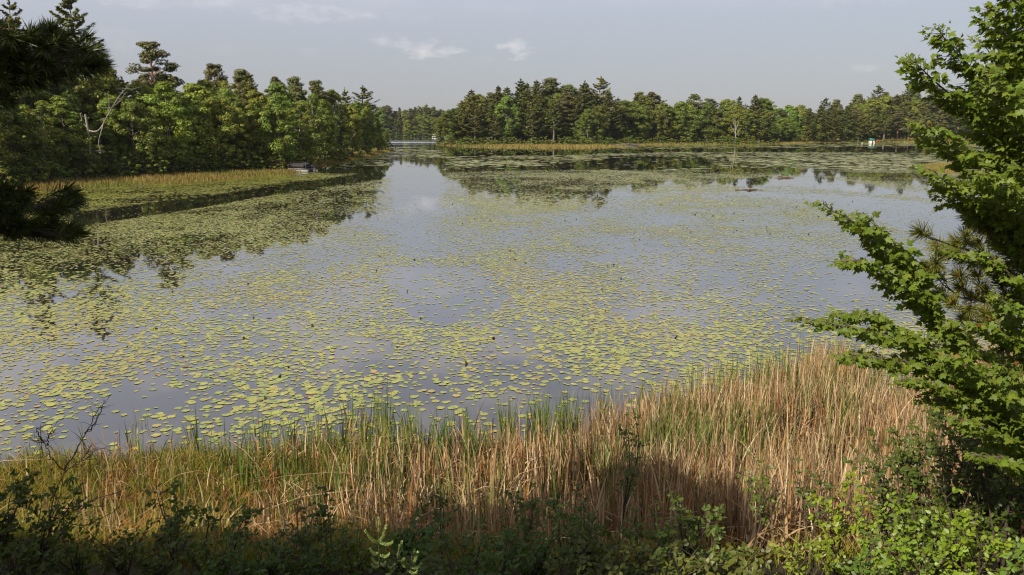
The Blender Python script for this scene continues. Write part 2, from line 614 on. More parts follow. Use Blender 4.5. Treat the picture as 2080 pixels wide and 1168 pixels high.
def proto_rpine(seed, h, rw, base=.5, ncl=46, cards=90, size=.38):
    rng = np.random.default_rng(seed)
    cr, tr = Acc(), Acc()
    r0 = .012 * h + .06
    bend = rng.uniform(-.02, .02, 2) * h
    tr.tube([(0, 0, -.3), (bend[0], 0, .35 * h), (bend[0] * .4, bend[1], .7 * h), (0, 0, .95 * h)], [r0, r0 * .85, r0 * .6, .04], 7)
    for k in range(ncl):
        v = rng.beta(1.1, 1.15)
        th = rng.uniform(0, 2 * PI)
        env = (math.sin(PI * min(1, .30 + .68 * v))) ** .75
        rr = rw * env * rng.uniform(.35, 1.0) * rng.uniform(.8, 1.1)
        z = h * (base + (1 - base) * v)
        c = np.array([rr * math.cos(th), rr * math.sin(th), z])
        rad = h * rng.uniform(.030, .052)
        br = rng.uniform(.75, 1.25)
        crown_cards(cr, c, rad, int(cards * rng.uniform(.6, 1.3)), size, rng, .62, (br * rng.uniform(.95, 1.2), br, br), up=.5)
        zb = z - rr * .45 - .02 * h
        q = np.array([0, 0, max(zb, .3 * h)])
        tr.tube([q, (q + c) / 2 + np.array([0, 0, .012 * h]), c], [r0 * .28, r0 * .18, .02], 4, cap=False)
    return tr, cr


def proto_spruce(seed, h, lmax, base=.05, size=.36):
    rng = np.random.default_rng(seed)
    cr, tr = Acc(), Acc()
    r0 = .011 * h + .03
    tr.tube([(0, 0, -.3), (0, 0, .5 * h), (0, 0, h)], [r0, r0 * .6, .015], 6)
    nl = 36
    for i in range(nl):
        v = i / nl
        z = h * (base + (1 - base) * v)
        nb = 7
        for b in range(nb):
            th = rng.uniform(0, 2 * PI)
            Lb = lmax * ((1 - v) ** .9) * rng.uniform(.65, 1.1) + .12
            d = np.array([math.cos(th), math.sin(th), 0])
            n = int(30 * (Lb / lmax) + 8)
            u = rng.uniform(.15, 1.05, n)
            q = np.array([0, 0, z]) + d * (Lb * u)[:, None] + np.array([0, 0, 1]) * (-.30 * Lb * u + .22 * Lb * u ** 3 + rng.normal(0, .06, n))[:, None]
            side = np.array([-d[1], d[0], 0])
            q += side * (rng.normal(0, .12, n) * Lb)[:, None]
            nn = nrm(np.array([0, 0, .75]) + d * .45 + rng.normal(0, .36, (n, 3)))
            sz = size * rng.uniform(.6, 1.3, n)
            cr.cards(q, nn, nrm(d + rng.normal(0, .4, (n, 3))), sz, sz * .5, np.ones(3) * rng.uniform(.75, 1.25, (n, 1)))
            if b < 3:
                tr.tube([(0, 0, z), np.array([0, 0, z - .1 * Lb]) + d * Lb * .85], [.03, .01], 3, cap=False)
    return tr, cr


PROTO = {}


def register(kind, bark, leaf, made, h):
    tr, cr = made
    PROTO.setdefault(kind, []).append((tr.mesh(kind + "_trunk", M[bark], True), cr.mesh(kind + "_crown", M[leaf]), h))


for s in range(5):
    register('broad', 'bark', 'broad', proto_broad(100 + s, 14, [3.9, 3.3, 4.4, 3.6, 3.0][s], [.10, .16, .08, .2, .12][s], 96, 210, .27), 14)
for s in range(3):
    register('birch', 'bbark', 'birch', proto_broad(130 + s, 14, [2.2, 1.9, 2.6][s], .16, 74, 165, .25, .35, [.03, -.05, .06][s], .35), 14)
for s in range(5):
    register('wpine', 'bark', 'wpine', proto_wpine(200 + s, 26, [4.6, 5.2, 4.0, 5.6, 4.4][s], [.14, .22, .1, .3, .18][s], [.042, .048, .04, .052, .045][s], 70, .55, [0, .1, 0, .2, .05][s]), 26)
for s in range(4):
    register('rpine', 'rbark', 'rpine', proto_rpine(300 + s, 24, [4.2, 3.6, 4.6, 3.9][s], [.36, .42, .3, .38][s], 96, 170, .34), 24)
for s in range(2):
    register('spruce', 'bark', 'spruce', proto_spruce(350 + s, 18, [3.2, 2.7][s]), 18)
for s in range(4):
    register('bush', 'twig', 'bush', proto_broad(400 + s, 3, [1.7, 1.3, 1.9, 1.5][s], .02, 34, 60, .20, .35), 3)

WIDE = {'west': 1.08, ('west', 'wpine'): 1.5, ('west', 'rpine'): 1.05, 'peninsula': 1.3, ('peninsula', 'wpine'): 1.9, ('peninsula', 'rpine'): 1.5, 'far': 1.35, ('far', 'wpine'): 1.7}
TREES = []   # (root, region, row, kind, px, look)


def tree(kind, x, y, h, region, row, var=None, wide=1.0, rng=RNG, name=None, label=None, cat=None, group=None):
    ps = PROTO[kind]
    tm, cm, h0 = ps[int(rng.integers(len(ps))) if var is None else var % len(ps)]
    nm = name or {'broad': 'broadleaf_tree', 'birch': 'birch_tree', 'wpine': 'white_pine', 'rpine': 'red_pine', 'spruce': 'spruce_tree', 'bush': 'shore_bush'}[kind]
    z = tz(x, y)
    r = empty(nm, (x, y, z - .03), label, cat, group, rng.uniform(0, 2 * PI))
    s = h / h0
    k = s * wide * rng.uniform(.9, 1.1) * WIDE.get((region, kind), WIDE.get(region, 1.0))
    r.scale = (k, k, s)
    for part, me in (("trunk", tm), ("crown", cm)):
        o = bpy.data.objects.new(part, me)
        C.objects.link(o)
        o.parent = r
    px, _ = project(x, y, z + h * .5)
    TREES.append((r, region, row, kind, float(px), h))
    return r


def by_top(kind, px, top, d, region, row, **kw):
    """a tree that stands d metres out in the direction px and rises to the height seen at top"""
    b = at(px, top, d)
    h = max(1.2, b[2] - tz(b[0], b[1]))
    return tree(kind, b[0], b[1], h, region, row, **kw)


# --- wood on the west shore
prof_w = np.array([(-200, 60), (0, 100), (100, 120), (250, 130), (340, 150), (400, 165), (480, 148), (520, 150), (600, 162), (660, 175), (700, 188), (735, 190), (755, 205), (775, 240), (788, 268)])
shore_w = [(px, ground(px, py)[1]) for px, py in [(-260, 420), (0, 389), (180, 381), (400, 368), (560, 355), (600, 350), (645, 338), (700, 326), (760, 314), (797, 305)]]
shore_w = np.array(shore_w)


def ds(px):
    return float(np.interp(px, shore_w[:, 0], shore_w[:, 1])) + float(np.interp(px, [-200, 0, 150, 400, 520, 600, 700], [3, 4, 9, 12, 9, 2, 0]))


r2 = np.random.default_rng(5)
# notable trees
W = 'west'
for kind, px, top, back, var, wide in [
        ('wpine', 138, -6, 22, 3, .8), ('wpine', 18, 4, 18, 1, .75), ('rpine', 302, 84, 30, 2, 1.25), ('rpine', 434, 130, 36, 0, 1.3), ('rpine', 492, 143, 40, 1, 1.1),
        ('rpine', 560, 158, 36, 3, 1.1), ('rpine', 596, 158, 40, 1, 1.1), ('rpine', 640, 163, 40, 2, 1.0), ('wpine', 737, 177, 26, 3, 1.25),
        ('wpine', 700, 184, 30, 1, 1.15)]:
    by_top(kind, px, top, ds(px) + back, W, 'skyline', var=var, wide=wide, rng=r2)
# middle and back rows fill the slope
for row, back, lo, n, drop in (('back', 26, 22, 22, 8), ('middle', 16, 10, 20, 30)):
    for px in np.linspace(-150, 770, n):
        px = px + r2.uniform(-12, 12)
        top = np.interp(px, prof_w[:, 0], prof_w[:, 1]) + drop + r2.uniform(-8, 22)
        kind = r2.choice(['broad', 'broad', 'broad', 'birch', 'wpine', 'rpine'] if row == 'back' else ['broad', 'broad', 'broad', 'birch', 'spruce'])
        by_top(kind, px, top, ds(px) + back + r2.uniform(-3, 3), W, row, rng=r2, wide=1.05 if kind in ('broad',) else .9)
for kind, px, top, back, wide in [
        ('broad', -60, 190, 7, 1.2), ('broad', 20, 215, 7, 1.1), ('birch', 75, 205, 6, 1.2), ('broad', 120, 196, 8, 1.1), ('birch', 165, 235, 5, 1.2), ('broad', 215, 200, 9, .9),
        ('broad', 262, 205, 6, 1.0), ('broad', 335, 168, 8, 1.15), ('broad', 300, 225, 5, .9), ('broad', 398, 172, 8, 1.1), ('broad', 450, 200, 6, 1.0), ('birch', 470, 180, 9, 1.2), ('broad', 520, 185, 7, 1.15), ('broad', 562, 195, 6, 1.0),
        ('birch', 605, 205, 7, 1.2), ('birch', 625, 190, 11, 1.1), ('broad', 655, 205, 7, .9), ('spruce', 690, 212, 6, 1.0), ('broad', 712, 215, 5, .8), ('broad', 745, 220, 5, .8), ('birch', 768, 240, 4, 1.1), ('broad', 783, 268, 3, .8)]:
    by_top(kind, px, top, ds(px) + back, W, 'front', rng=r2, wide=wide)
for px in np.linspace(-120, 785, 62):
    px = px + r2.uniform(-9, 9)
    d = ds(px) + r2.uniform(1.5, 5)
    b = at(px, 300, d)
    tree('bush', b[0], b[1], r2.uniform(1.6, 4.4), W, 'shore', rng=r2, wide=1.1)

# --- wood on the peninsula and along the north east shore
E = 'peninsula'
prof_e = np.array([(895, 245), (905, 232), (925, 210), (945, 190), (985, 182), (1030, 172), (1060, 166), (1100, 170), (1150, 172), (1200, 172), (1240, 186), (1290, 192), (1350, 194), (1420, 198), (1460, 205), (1500, 200), (1540, 196), (1580, 210), (1640, 212), (1700, 210), (1740, 197), (1785, 184), (1850, 178), (1900, 182), (2000, 170), (2150, 160)])


def pe(px):
    return float(np.interp(px, prof_e[:, 0], prof_e[:, 1]))


r3 = np.random.default_rng(8)
for kind, px, top, d, var, wide in [
        ('wpine', 958, 184, 372, 0, .95), ('wpine', 1012, 176, 376, 2, .9), ('wpine', 1058, 162, 382, 4, 1.0), ('rpine', 1116, 160, 386, 1, 1.3), ('wpine', 1090, 165, 378, 0, .95), ('wpine', 1188, 166, 380, 4, .9),
        ('wpine', 1221, 158, 388, 3, 1.0), ('rpine', 1152, 174, 388, 0, 1.2), ('rpine', 1300, 188, 420, 1, 1.1), ('rpine', 1325, 188, 420, 3, 1.1), ('rpine', 1410, 191, 425, 0, 1.1), ('rpine', 1440, 200, 425, 2, 1.0),
        ('wpine', 1502, 197, 430, 2, .9), ('wpine', 1535, 194, 430, 0, 1.0), ('wpine', 1678, 200, 470, 3, .9), ('rpine', 1698, 203, 470, 1, 1.0), ('wpine', 1785, 174, 540, 3, .85), ('wpine', 1850, 168, 560, 0, 1.0), ('rpine', 1742, 192, 520, 1, 1.0)]:
    by_top(kind, px, top, d, E, 'skyline', var=var, wide=wide, rng=r3)
for row, add, n, drop, kinds in (('back', 26, 60, 5, ['wpine', 'rpine', 'broad', 'wpine']), ('middle', 14, 56, 18, ['wpine', 'broad', 'rpine', 'wpine', 'broad'])):
    for px in np.linspace(920, 2240, int(n * 1.15)):
        px = px + r3.uniform(-9, 9)
        d0 = np.interp(px, [900, 1250, 1320, 1580, 1700, 1950], [362, 368, 400, 408, 455, 470])
        if px > 1560:
            d0 += {'back': 70, 'middle': 22}[row] * min(1, (px - 1560) / 150)
        by_top(r3.choice(kinds), px, pe(px) + drop + r3.uniform(-5, 14), d0 + add + r3.uniform(-4, 4), E, row, rng=r3, wide=1.0)
for px in np.linspace(1600, 2240, 44):
    px = px + r3.uniform(-8, 8)
    by_top(r3.choice(['wpine', 'broad', 'wpine']), px, pe(px) + 14 + r3.uniform(-5, 12), 545 + r3.uniform(-45, 45), E, 'hillside', rng=r3)
for kind, px, top, d, wide in [
        ('broad', 906, 230, 362, 1.1), ('broad', 920, 222, 366, .9), ('birch', 912, 248, 358, 1.3), ('wpine', 938, 205, 364, .9), ('wpine', 965, 215, 362, .95), ('wpine', 985, 200, 365, 1.0), ('broad', 1028, 196, 366, .9), ('wpine', 1006, 232, 360, .9),
        ('wpine', 1080, 208, 362, 1.0), ('wpine', 1098, 192, 366, 1.0), ('wpine', 1125, 205, 362, 1.1), ('rpine', 1150, 190, 368, 1.2), ('wpine', 1170, 200, 366, .9), ('broad', 1195, 222, 360, .9), ('broad', 1215, 215, 364, .8),
        ('wpine', 1240, 196, 372, 1.0), ('broad', 1268, 205, 385, 1.1), ('broad', 1300, 215, 392, 1.0), ('broad', 1320, 205, 396, .9), ('broad', 1350, 205, 400, 1.0), ('broad', 1385, 208, 402, 1.1), ('birch', 1405, 215, 400, 1.1), ('broad', 1440, 212, 400, 1.1),
        ('broad', 1462, 222, 398, 1.0), ('broad', 1490, 215, 402, 1.0), ('broad', 1520, 222, 398, 1.1), ('wpine', 1545, 222, 396, 1.2), ('wpine', 1562, 232, 398, 1.0), ('wpine', 1590, 222, 440, 1.0), ('wpine', 1618, 218, 445, 1.0), ('wpine', 1642, 222, 440, 1.0),
        ('wpine', 1668, 214, 450, 1.0), ('wpine', 1695, 220, 450, 1.0), ('wpine', 1722, 216, 455, 1.1), ('wpine', 1748, 220, 455, 1.0), ('wpine', 1775, 214, 460, 1.1), ('wpine', 1800, 222, 455, 1.0), ('rpine', 1828, 222, 460, 1.1), ('rpine', 1850, 226, 455, 1.0), ('wpine', 1880, 220, 460, 1.1), ('rpine', 1915, 222, 465, 1.1), ('wpine', 1950, 215, 465, 1.1)]:
    by_top(kind, px, top, d, E, 'front', rng=r3, wide=wide)
for px in np.linspace(905, 1580, 75):
    px = px + r3.uniform(-6, 6)
    d0 = np.interp(px, [900, 1250, 1320, 1580], [352, 352, 384, 388])
    b = at(px, 290, d0 + r3.uniform(-8, 2))
    tree('bush', b[0], b[1], r3.uniform(1.4, 4.0), E, 'shore', rng=r3, wide=1.5)
for px in np.linspace(1690, 1960, 12):
    b = at(px + r3.uniform(-6, 6), 290, 440 + r3.uniform(-3, 3))
    tree('bush', b[0], b[1], r3.uniform(2, 4.5), E, 'shore', rng=r3, wide=1.5)

for px in np.linspace(912, 2200, 70):
    px = px + r3.uniform(-7, 7)
    d0 = np.interp(px, [900, 1250, 1320, 1580, 1700, 1950], [360, 364, 396, 402, 458, 468]) + r3.uniform(3, 14)
    b = at(px, 270, d0)
    tree(r3.choice(['broad', 'broad', 'birch']), b[0], b[1], r3.uniform(7, 13), E, 'understory', rng=r3, wide=1.3)
# --- far shore seen through the narrows
r4 = np.random.default_rng(9)
prof_f = np.array([(640, 205), (740, 210), (772, 214), (800, 218), (830, 220), (850, 215), (870, 214), (895, 222), (930, 226)])
for row, d, n, drop, kinds in (('back', 800, 22, 0, ['wpine', 'rpine', 'broad']), ('front', 772, 24, 16, ['broad', 'broad', 'wpine'])):
    for px in np.linspace(728, 945, n):
        px = px + r4.uniform(-4, 4)
        by_top(r4.choice(kinds), px, np.interp(px, prof_f[:, 0], prof_f[:, 1]) + drop + r4.uniform(-3, 8), d + r4.uniform(-5, 5), 'far', row, rng=r4, wide=1.15)
for px in np.linspace(760, 930, 22):
    b = at(px + r4.uniform(-3, 3), 270, 757 + r4.uniform(-2, 4))
    tree('bush', b[0], b[1], r4.uniform(4, 8), 'far', 'shore', rng=r4, wide=1.6)
for kind, px, top in [('wpine', 866, 213), ('rpine', 880, 217), ('wpine', 851, 216), ('rpine', 835, 221)]:
    by_top(kind, px, top, 790, 'far', 'skyline', rng=r4, wide=1.1)

#@@LABELS
ORD = "first second third fourth fifth sixth seventh eighth ninth tenth eleventh twelfth thirteenth fourteenth fifteenth sixteenth seventeenth eighteenth nineteenth twentieth".split()
KIND = {'broad': 'leafy tree', 'birch': 'pale birch', 'wpine': 'white pine', 'rpine': 'red pine', 'spruce': 'dark spruce', 'bush': 'green bush'}
CAT = {'broad': 'tree', 'birch': 'tree', 'wpine': 'pine tree', 'rpine': 'pine tree', 'spruce': 'spruce tree', 'bush': 'bush'}
ROWN = {'skyline': 'rising over', 'back': 'behind', 'middle': 'amid', 'front': 'fronting', 'shore': 'edging', 'hillside': 'on the hill behind', 'understory': 'low inside'}
REG = {'west': 'the pontoon wood', 'peninsula': 'the peninsula wood', 'far': 'the far shore wood'}
ENDS = {'west': ('from the dark pine', 'from the narrows'), 'peninsula': ('from the narrows', 'from the near maple'), 'far': ('from the pontoon shore', 'from the peninsula')}
from collections import defaultdict
buckets = defaultdict(list)
for t in TREES:
    buckets[(t[1], t[2], t[3])].append(t)
for (reg, row, kind), ts in buckets.items():
    ts.sort(key=lambda t: t[4])
    hs = sorted(t[5] for t in ts)
    for i, t in enumerate(ts):
        n = len(ts)
        k, end = (i, ENDS[reg][0]) if i < (n + 1) // 2 else (n - 1 - i, ENDS[reg][1])
        size = "tallest" if n > 2 and t[5] == hs[-1] else ("shortest" if n > 2 and t[5] == hs[0] else None)
        lab = f"{KIND[kind]} {ROWN[row]} {REG[reg]}, {ORD[min(k, 19)]} {end}"
        if n == 1:
            lab = f"only {KIND[kind]} {ROWN[row]} {REG[reg]}"
        tag(t[0], lab, CAT[kind], {'west': 'trees of the pontoon shore wood', 'peninsula': 'trees of the peninsula wood', 'far': 'trees of the far shore'}[reg] if kind != 'bush' else 'bushes along the ' + {'west': 'pontoon shore', 'peninsula': 'peninsula shore', 'far': 'far shore'}[reg])
# ------------------------------------------------------------------ lily pads
def poly_mask(px, py, poly, soft):
    """1 inside a polygon given on the photograph, fading over soft pixels (y counts more: the view is flat)"""
    k = np.array([1.0, 4.0])
    d = sdist(np.array(poly, float) * k, px, py * 4.0)
    return smooth(-soft, soft, d)


_g = np.random.default_rng(77).random((8, 256, 256))


def vnoise(x, y, layer=0):
    xi, yi = np.floor(x).astype(int), np.floor(y).astype(int)
    fx, fy = x - xi, y - yi
    fx, fy = fx * fx * (3 - 2 * fx), fy * fy * (3 - 2 * fy)
    g = _g[layer]
    q = lambda i, j: g[(xi + i) % 256, (yi + j) % 256]
    return (q(0, 0) * (1 - fx) + q(1, 0) * fx) * (1 - fy) + (q(0, 1) * (1 - fx) + q(1, 1) * fx) * fy


def fbm(x, y, layer=0):
    return (vnoise(x, y, layer) + .5 * vnoise(x * 2.1, y * 2.1, layer + 1) + .25 * vnoise(x * 4.3, y * 4.3, layer + 2)) / 1.75


OPEN = [  # stretches of open water: outline, softness, how much of the cover is left
    ([(550, 270), (1000, 270), (905, 302), (790, 302), (700, 290)], 3, .01), ([(798, 321), (905, 319), (906, 350), (890, 425), (800, 425), (790, 350)], 10, .04),
    ([(800, 420), (880, 420), (905, 520), (800, 520)], 30, .28),
    ([(790, 540), (980, 540), (1030, 625), (900, 660), (800, 620)], 26, .22),
    ([(700, 690), (830, 690), (800, 760), (690, 745)], 24, .4),
    ([(860, 655), (900, 640), (930, 760), (860, 800), (820, 750)], 22, .45),
    ([(150, 432), (400, 401), (600, 372), (792, 343), (792, 362), (600, 388), (400, 424), (150, 462)], 7, .03),
    ([(640, 344), (792, 338), (792, 352), (650, 352)], 5, .05),
    ([(905, 296), (1340, 302), (1580, 300), (1920, 297), (1930, 311), (1600, 309), (1330, 309), (1100, 316), (905, 318)], 4, .04),
    ([(905, 341), (1090, 338), (1200, 325), (1290, 318), (1430, 321), (1460, 340), (1300, 345), (1160, 345), (1000, 348), (905, 350)], 5, .06),
    ([(1430, 340), (1570, 338), (1700, 350), (1900, 352), (1900, 362), (1700, 359), (1560, 350), (1440, 349)], 4, .06),
    ([(1560, 358), (1680, 360), (1790, 382), (1900, 392), (1900, 402), (1760, 392), (1600, 376), (1500, 378), (1420, 372)], 7, .10),
    ([(1640, 392), (1800, 402), (1960, 420), (1990, 500), (1880, 480), (1760, 440), (1640, 410)], 10, .12),
    ([(1500, 384), (1640, 396), (1640, 404), (1500, 392)], 6, .2),
    ([(0, 700), (90, 720), (60, 860), (-80, 880), (-80, 720)], 40, .55),
    ([(300, 740), (420, 760), (360, 830), (180, 820)], 30, .6),
    ([(1600, 560), (1800, 560), (1760, 640), (1600, 640)], 40, .6),
]
THICK = [([(905, 352), (1300, 350), (1560, 384), (1250, 430), (1050, 435), (930, 395)], 12, 1.45),
         ([(170, 445), (790, 362), (770, 440), (420, 600), (100, 690), (-100, 690), (-100, 500)], 20, 1.25),
         ([(180, 395), (600, 360), (660, 352), (640, 362), (400, 398), (180, 430)], 6, 1.7),
         ([(950, 322), (1180, 322), (1100, 336), (920, 338)], 5, 1.3), ([(1440, 312), (1900, 315), (1900, 348), (1560, 336)], 6, 1.25)]


def cover(x, y):
    px, py = project(x, y, np.zeros(len(x)))
    c = np.interp(y, [15, 40, 80, 200], [.37, .36, .34, .36])
    n = fbm(x * .11 + 3, y * .075 + 9, 0)
    n2_ = fbm(x * .42, y * .30, 3)
    c = c * np.clip((n - .26) * 3.0 + .3, .25, 1.45) * np.clip((n2_ - .3) * 2.1 + .5, .22, 1.35)
    for poly, soft, k in THICK:
        c = c * (1 + (k - 1) * poly_mask(px, py, poly, soft))
    for poly, soft, k in OPEN:
        mk = poly_mask(px, py, poly, soft)
        c = c * (1 - (1 - k) * mk)
    D = np.max([sdist(q, x, y) for q in LANDS], 0)
    c = np.where(D > -.15, 0, c)
    return np.clip(c, 0, .86)


PADCOL = np.array([[.33, .34, .085], [.28, .32, .08], [.37, .36, .09], [.42, .37, .09], [.25, .30, .09], [.40, .30, .10], [.36, .22, .11], [.20, .10, .05]])
PADP = np.array([.29, .27, .2, .08, .09, .035, .02, .015])


def pad_tints(n, rng):
    k = rng.choice(len(PADCOL), n, p=PADP)
    return k, PADCOL[k] * rng.uniform(.82, 1.15, (n, 1))


def pad_verts(x, y, r, ang, sides, rng, z0=.008, zr=.018, wob=.06, tilt=.05):
    """round leaves with a notch on the stalk side, edges a little uneven"""
    n = len(x)
    th = np.linspace(.16, 2 * PI - .16, sides - 1)
    rr = r[:, None] * (1 + rng.normal(0, wob, (n, sides - 1)))
    a = ang[:, None] + th[None]
    vx = x[:, None] + rr * np.cos(a)
    vy = y[:, None] + rr * np.sin(a)
    z = (z0 + rng.uniform(0, zr, n))[:, None] + rng.normal(0, 1, (n, 1)) * tilt * rr * np.cos(th)[None] * .3 + np.abs(rng.normal(0, .0025, (n, sides - 1)))
    v = np.stack([vx, vy, z], -1)
    notch = np.stack([x + r * .18 * np.cos(ang), y + r * .18 * np.sin(ang), z0 + .004 + 0 * x], -1)[:, None]
    return np.concatenate([notch, v], 1)


rp = np.random.default_rng(21)


def scatter(dmin, dmax, area, cmul=1.0):
    """points in the view wedge between two distances, as many as the cover asks for"""
    A_ = .5 * (dmax ** 2 - dmin ** 2) * 2 * .70
    n = int(A_ * .9 / area)
    y = np.sqrt(rp.uniform(dmin ** 2, dmax ** 2, n))
    x = y * rp.uniform(-.70, .70, n)
    c = cover(x, y)
    lam = -np.log(1 - np.minimum(c * cmul, .9)) / .9
    keep = rp.random(n) < lam
    return x[keep], y[keep]


pads = Acc()
bands = [(14, 40, .064, .0138, 11), (40, 75, .061, .0127, 8), (75, 140, .10, .034, 7), (140, 260, .55, .95, 7), (260, 760, 1.2, 4.5, 7)]
near_xy = []
for k, (d0, d1, r, ar, sides) in enumerate(bands):
    x, y = scatter(d0, d1, ar)
    rad = r * np.clip(rp.lognormal(0, .38, len(x)), .35, 1.75)
    ang = rp.uniform(0, 2 * PI, len(x))
    ki, ti = pad_tints(len(x), rp)
    # reddish and fading leaves keep together in drifts
    drift = smooth(.58, .72, fbm(x * .25 + 40, y * .18, 5))[:, None]
    ti = ti * (1 - drift * .25) + np.array([.34, .23, .10]) * drift * .25
    if k == 0:
        px, py = project(x, y, np.zeros(len(x)))
        vis = (px > 15) & (px < 2065) & (sdist(land_near, x, y) < -1.1) & (px < 1640)
        size = np.where(vis, rad * rad / y ** 3, 0)
        pick = np.argsort(-size)[:300]
        near_xy = [(x[i], y[i], rad[i], ang[i], ki[i]) for i in pick]
        keep = np.ones(len(x), bool)
        keep[pick] = False
        x, y, rad, ang, ti = x[keep], y[keep], rad[keep], ang[keep], ti[keep]
    wob = .05 if k < 2 else .16
    v = pad_verts(x, y, rad, ang, sides, rp, z0=.004, zr=.008 if k < 3 else .03, wob=wob, tilt=.03 if k < 2 else .01)
    pads.add(v.reshape(-1, 3), np.arange(len(x) * sides).reshape(-1, sides), np.repeat(ti, sides, 0))
# a few leaves stand up out of the water, curled
x, y = scatter(18, 80, .9)
sel = rp.random(len(x)) < .22
x, y = x[sel], y[sel]
n = len(x)
fa = rand_dirs(n, rp) * np.array([1, 1, 0])
pads.blades(np.stack([x, y, 0 * x], 1), nrm(fa), nrm(rand_dirs(n, rp) * np.array([1, 1, 0])), rp.uniform(.05, .13, n), rp.uniform(.06, .14, n), rp.uniform(.2, .9, n),
            np.outer(rp.uniform(.5, 1.3, n), [.05, .055, .02]), seg=3)
tag(pads.build("lily_pads", M['pad']), "floating lily pads spread over the lake, yellow green with reddish drifts", "lily pads", None, "stuff")

PADNAME = ['yellow green', 'fresh green', 'bright yellow green', 'golden yellow', 'blue green', 'amber', 'rusty pink', 'brown']
xs = np.array([q[0] for q in near_xy])
ys = np.array([q[1] for q in near_xy])
for x, y, r, a, k in near_xy:
    ac = Acc()
    v = pad_verts(np.zeros(1), np.zeros(1), np.array([r]), np.array([a]), 15, rp, z0=.006, zr=.008, wob=.04, tilt=.03)[0]
    inner = v.copy()
    t0 = PADCOL[k] * rp.uniform(.85, 1.12)
    # top sheet, underside and a thin rim
    low = v - np.array([0, 0, .003])
    ac.add(v, [list(range(15))], t0)
    ac.add(low, [list(range(15))[::-1]], t0 * .7)
    i = np.arange(15)
    ac.add(np.concatenate([v, low]), np.stack([i, (i + 1) % 15, (i + 1) % 15 + 15, i + 15], 1)[:, ::-1], t0 * .8)
    o = ac.build("lily_pad", M['pad'])
    o.location = (x, y, 0)
    px, py = project(x, y, 0)
    where = ["by the bare shrub's reeds", "off the short sedge", "off the tall green cattail clump", "off the mixed cattails", "off the straw reed bed"][int(np.searchsorted([330, 620, 880, 1150], px))]
    big = "large" if r > .10 else ("small" if r < .08 else "middling")
    tag(o, f"{big} {PADNAME[k]} lily pad floating {where}", "lily pad", "lily pads near the reeds")

# ------------------------------------------------------------------ reeds and sedge on the near shore
rr_ = np.random.default_rng(31)


def near_points(n, y0=8.5, y1=27, half=.95):
    y = rr_.uniform(y0, y1, n)
    x = rr_.uniform(-1, 1, n) * half * y
    return x, y


def hdirs(n):
    a = rr_.uniform(0, 2 * PI, n)
    return np.stack([np.cos(a), np.sin(a), 0 * a], 1)


STRAW = np.array([[.50, .37, .21], [.40, .275, .15], [.64, .50, .32], [.28, .175, .10], [.44, .29, .15], [.19, .12, .075]])
RUST = np.array([[.40, .19, .06], [.32, .14, .045], [.46, .25, .08]])
GREEN = np.array([[.10, .16, .030], [.13, .19, .035], [.08, .13, .030], [.16, .20, .045]])
SEDGE = np.array([[.21, .22, .024], [.25, .235, .028], [.16, .20, .02], [.27, .225, .035], [.28, .19, .05]])


def pick(pal, n, v=.18):
    return pal[rr_.integers(len(pal), size=n)] * rr_.uniform(1 - v, 1 + v, (n, 1))


def bed(n, dens, pal, h, w, bend, kinkp=0., y0=8.5, y1=27, cluster=0, lift=0.):
    acc = Acc()
    x, y = near_points(n, y0, y1)
    px, _ = project(x, y, 0 * x)
    d = sdist(land_near, x, y)
    keep = rr_.random(n) < dens(px, d, y, x)
    x, y, px, d = x[keep], y[keep], px[keep], d[keep]
    if cluster:
        k = 1 + cluster
        x = np.repeat(x, k) + rr_.normal(0, .035, len(x) * k)
        y = np.repeat(y, k) + rr_.normal(0, .035, len(y) * k)
        px, d = np.repeat(px, k), np.repeat(d, k)
    hole = np.hypot((px - 1165) / 70, (y - 13.2) / .9) < 1
    okh = ~(hole & (rr_.random(len(x)) < .85))
    x, y, px, d = x[okh], y[okh], px[okh], d[okh]
    m_ = len(x)
    z = np.maximum(terrain_z(x, y), -.25) - .03
    hh = h(px, d) * rr_.uniform(.55, 1.15, m_)
    b = np.abs(rr_.normal(bend[0], bend[1], m_))
    kink = np.where(rr_.random(m_) < kinkp, rr_.uniform(.35, .85, m_), 2.)
    acc.blades(np.stack([x, y, z], 1), hdirs(m_), hdirs(m_), hh, w * rr_.uniform(.6, 1.5, m_), b, pick(pal, m_), 5, kink)
    return acc, m_


def xr(px, a, b):
    return smooth(a, b, px)


def patch(x, y, s, lo, hi, layer=0):
    return smooth(lo, hi, fbm(x * s + 17, y * s + 5, layer))


H_STRAW = lambda px, d: np.interp(px, [0, 600, 900, 1150, 1500, 2100], [.75, .95, 1.05, 1.25, 1.45, 1.45]) * np.where(d < .5, .9, 1)
H_GREEN = lambda px, d: np.interp(px, [0, 600, 900, 1150, 1500, 2100], [.8, 1.05, 1.2, 1.35, 1.5, 1.5])
edge = lambda d, w: smooth(-.75 - w, .35, d)
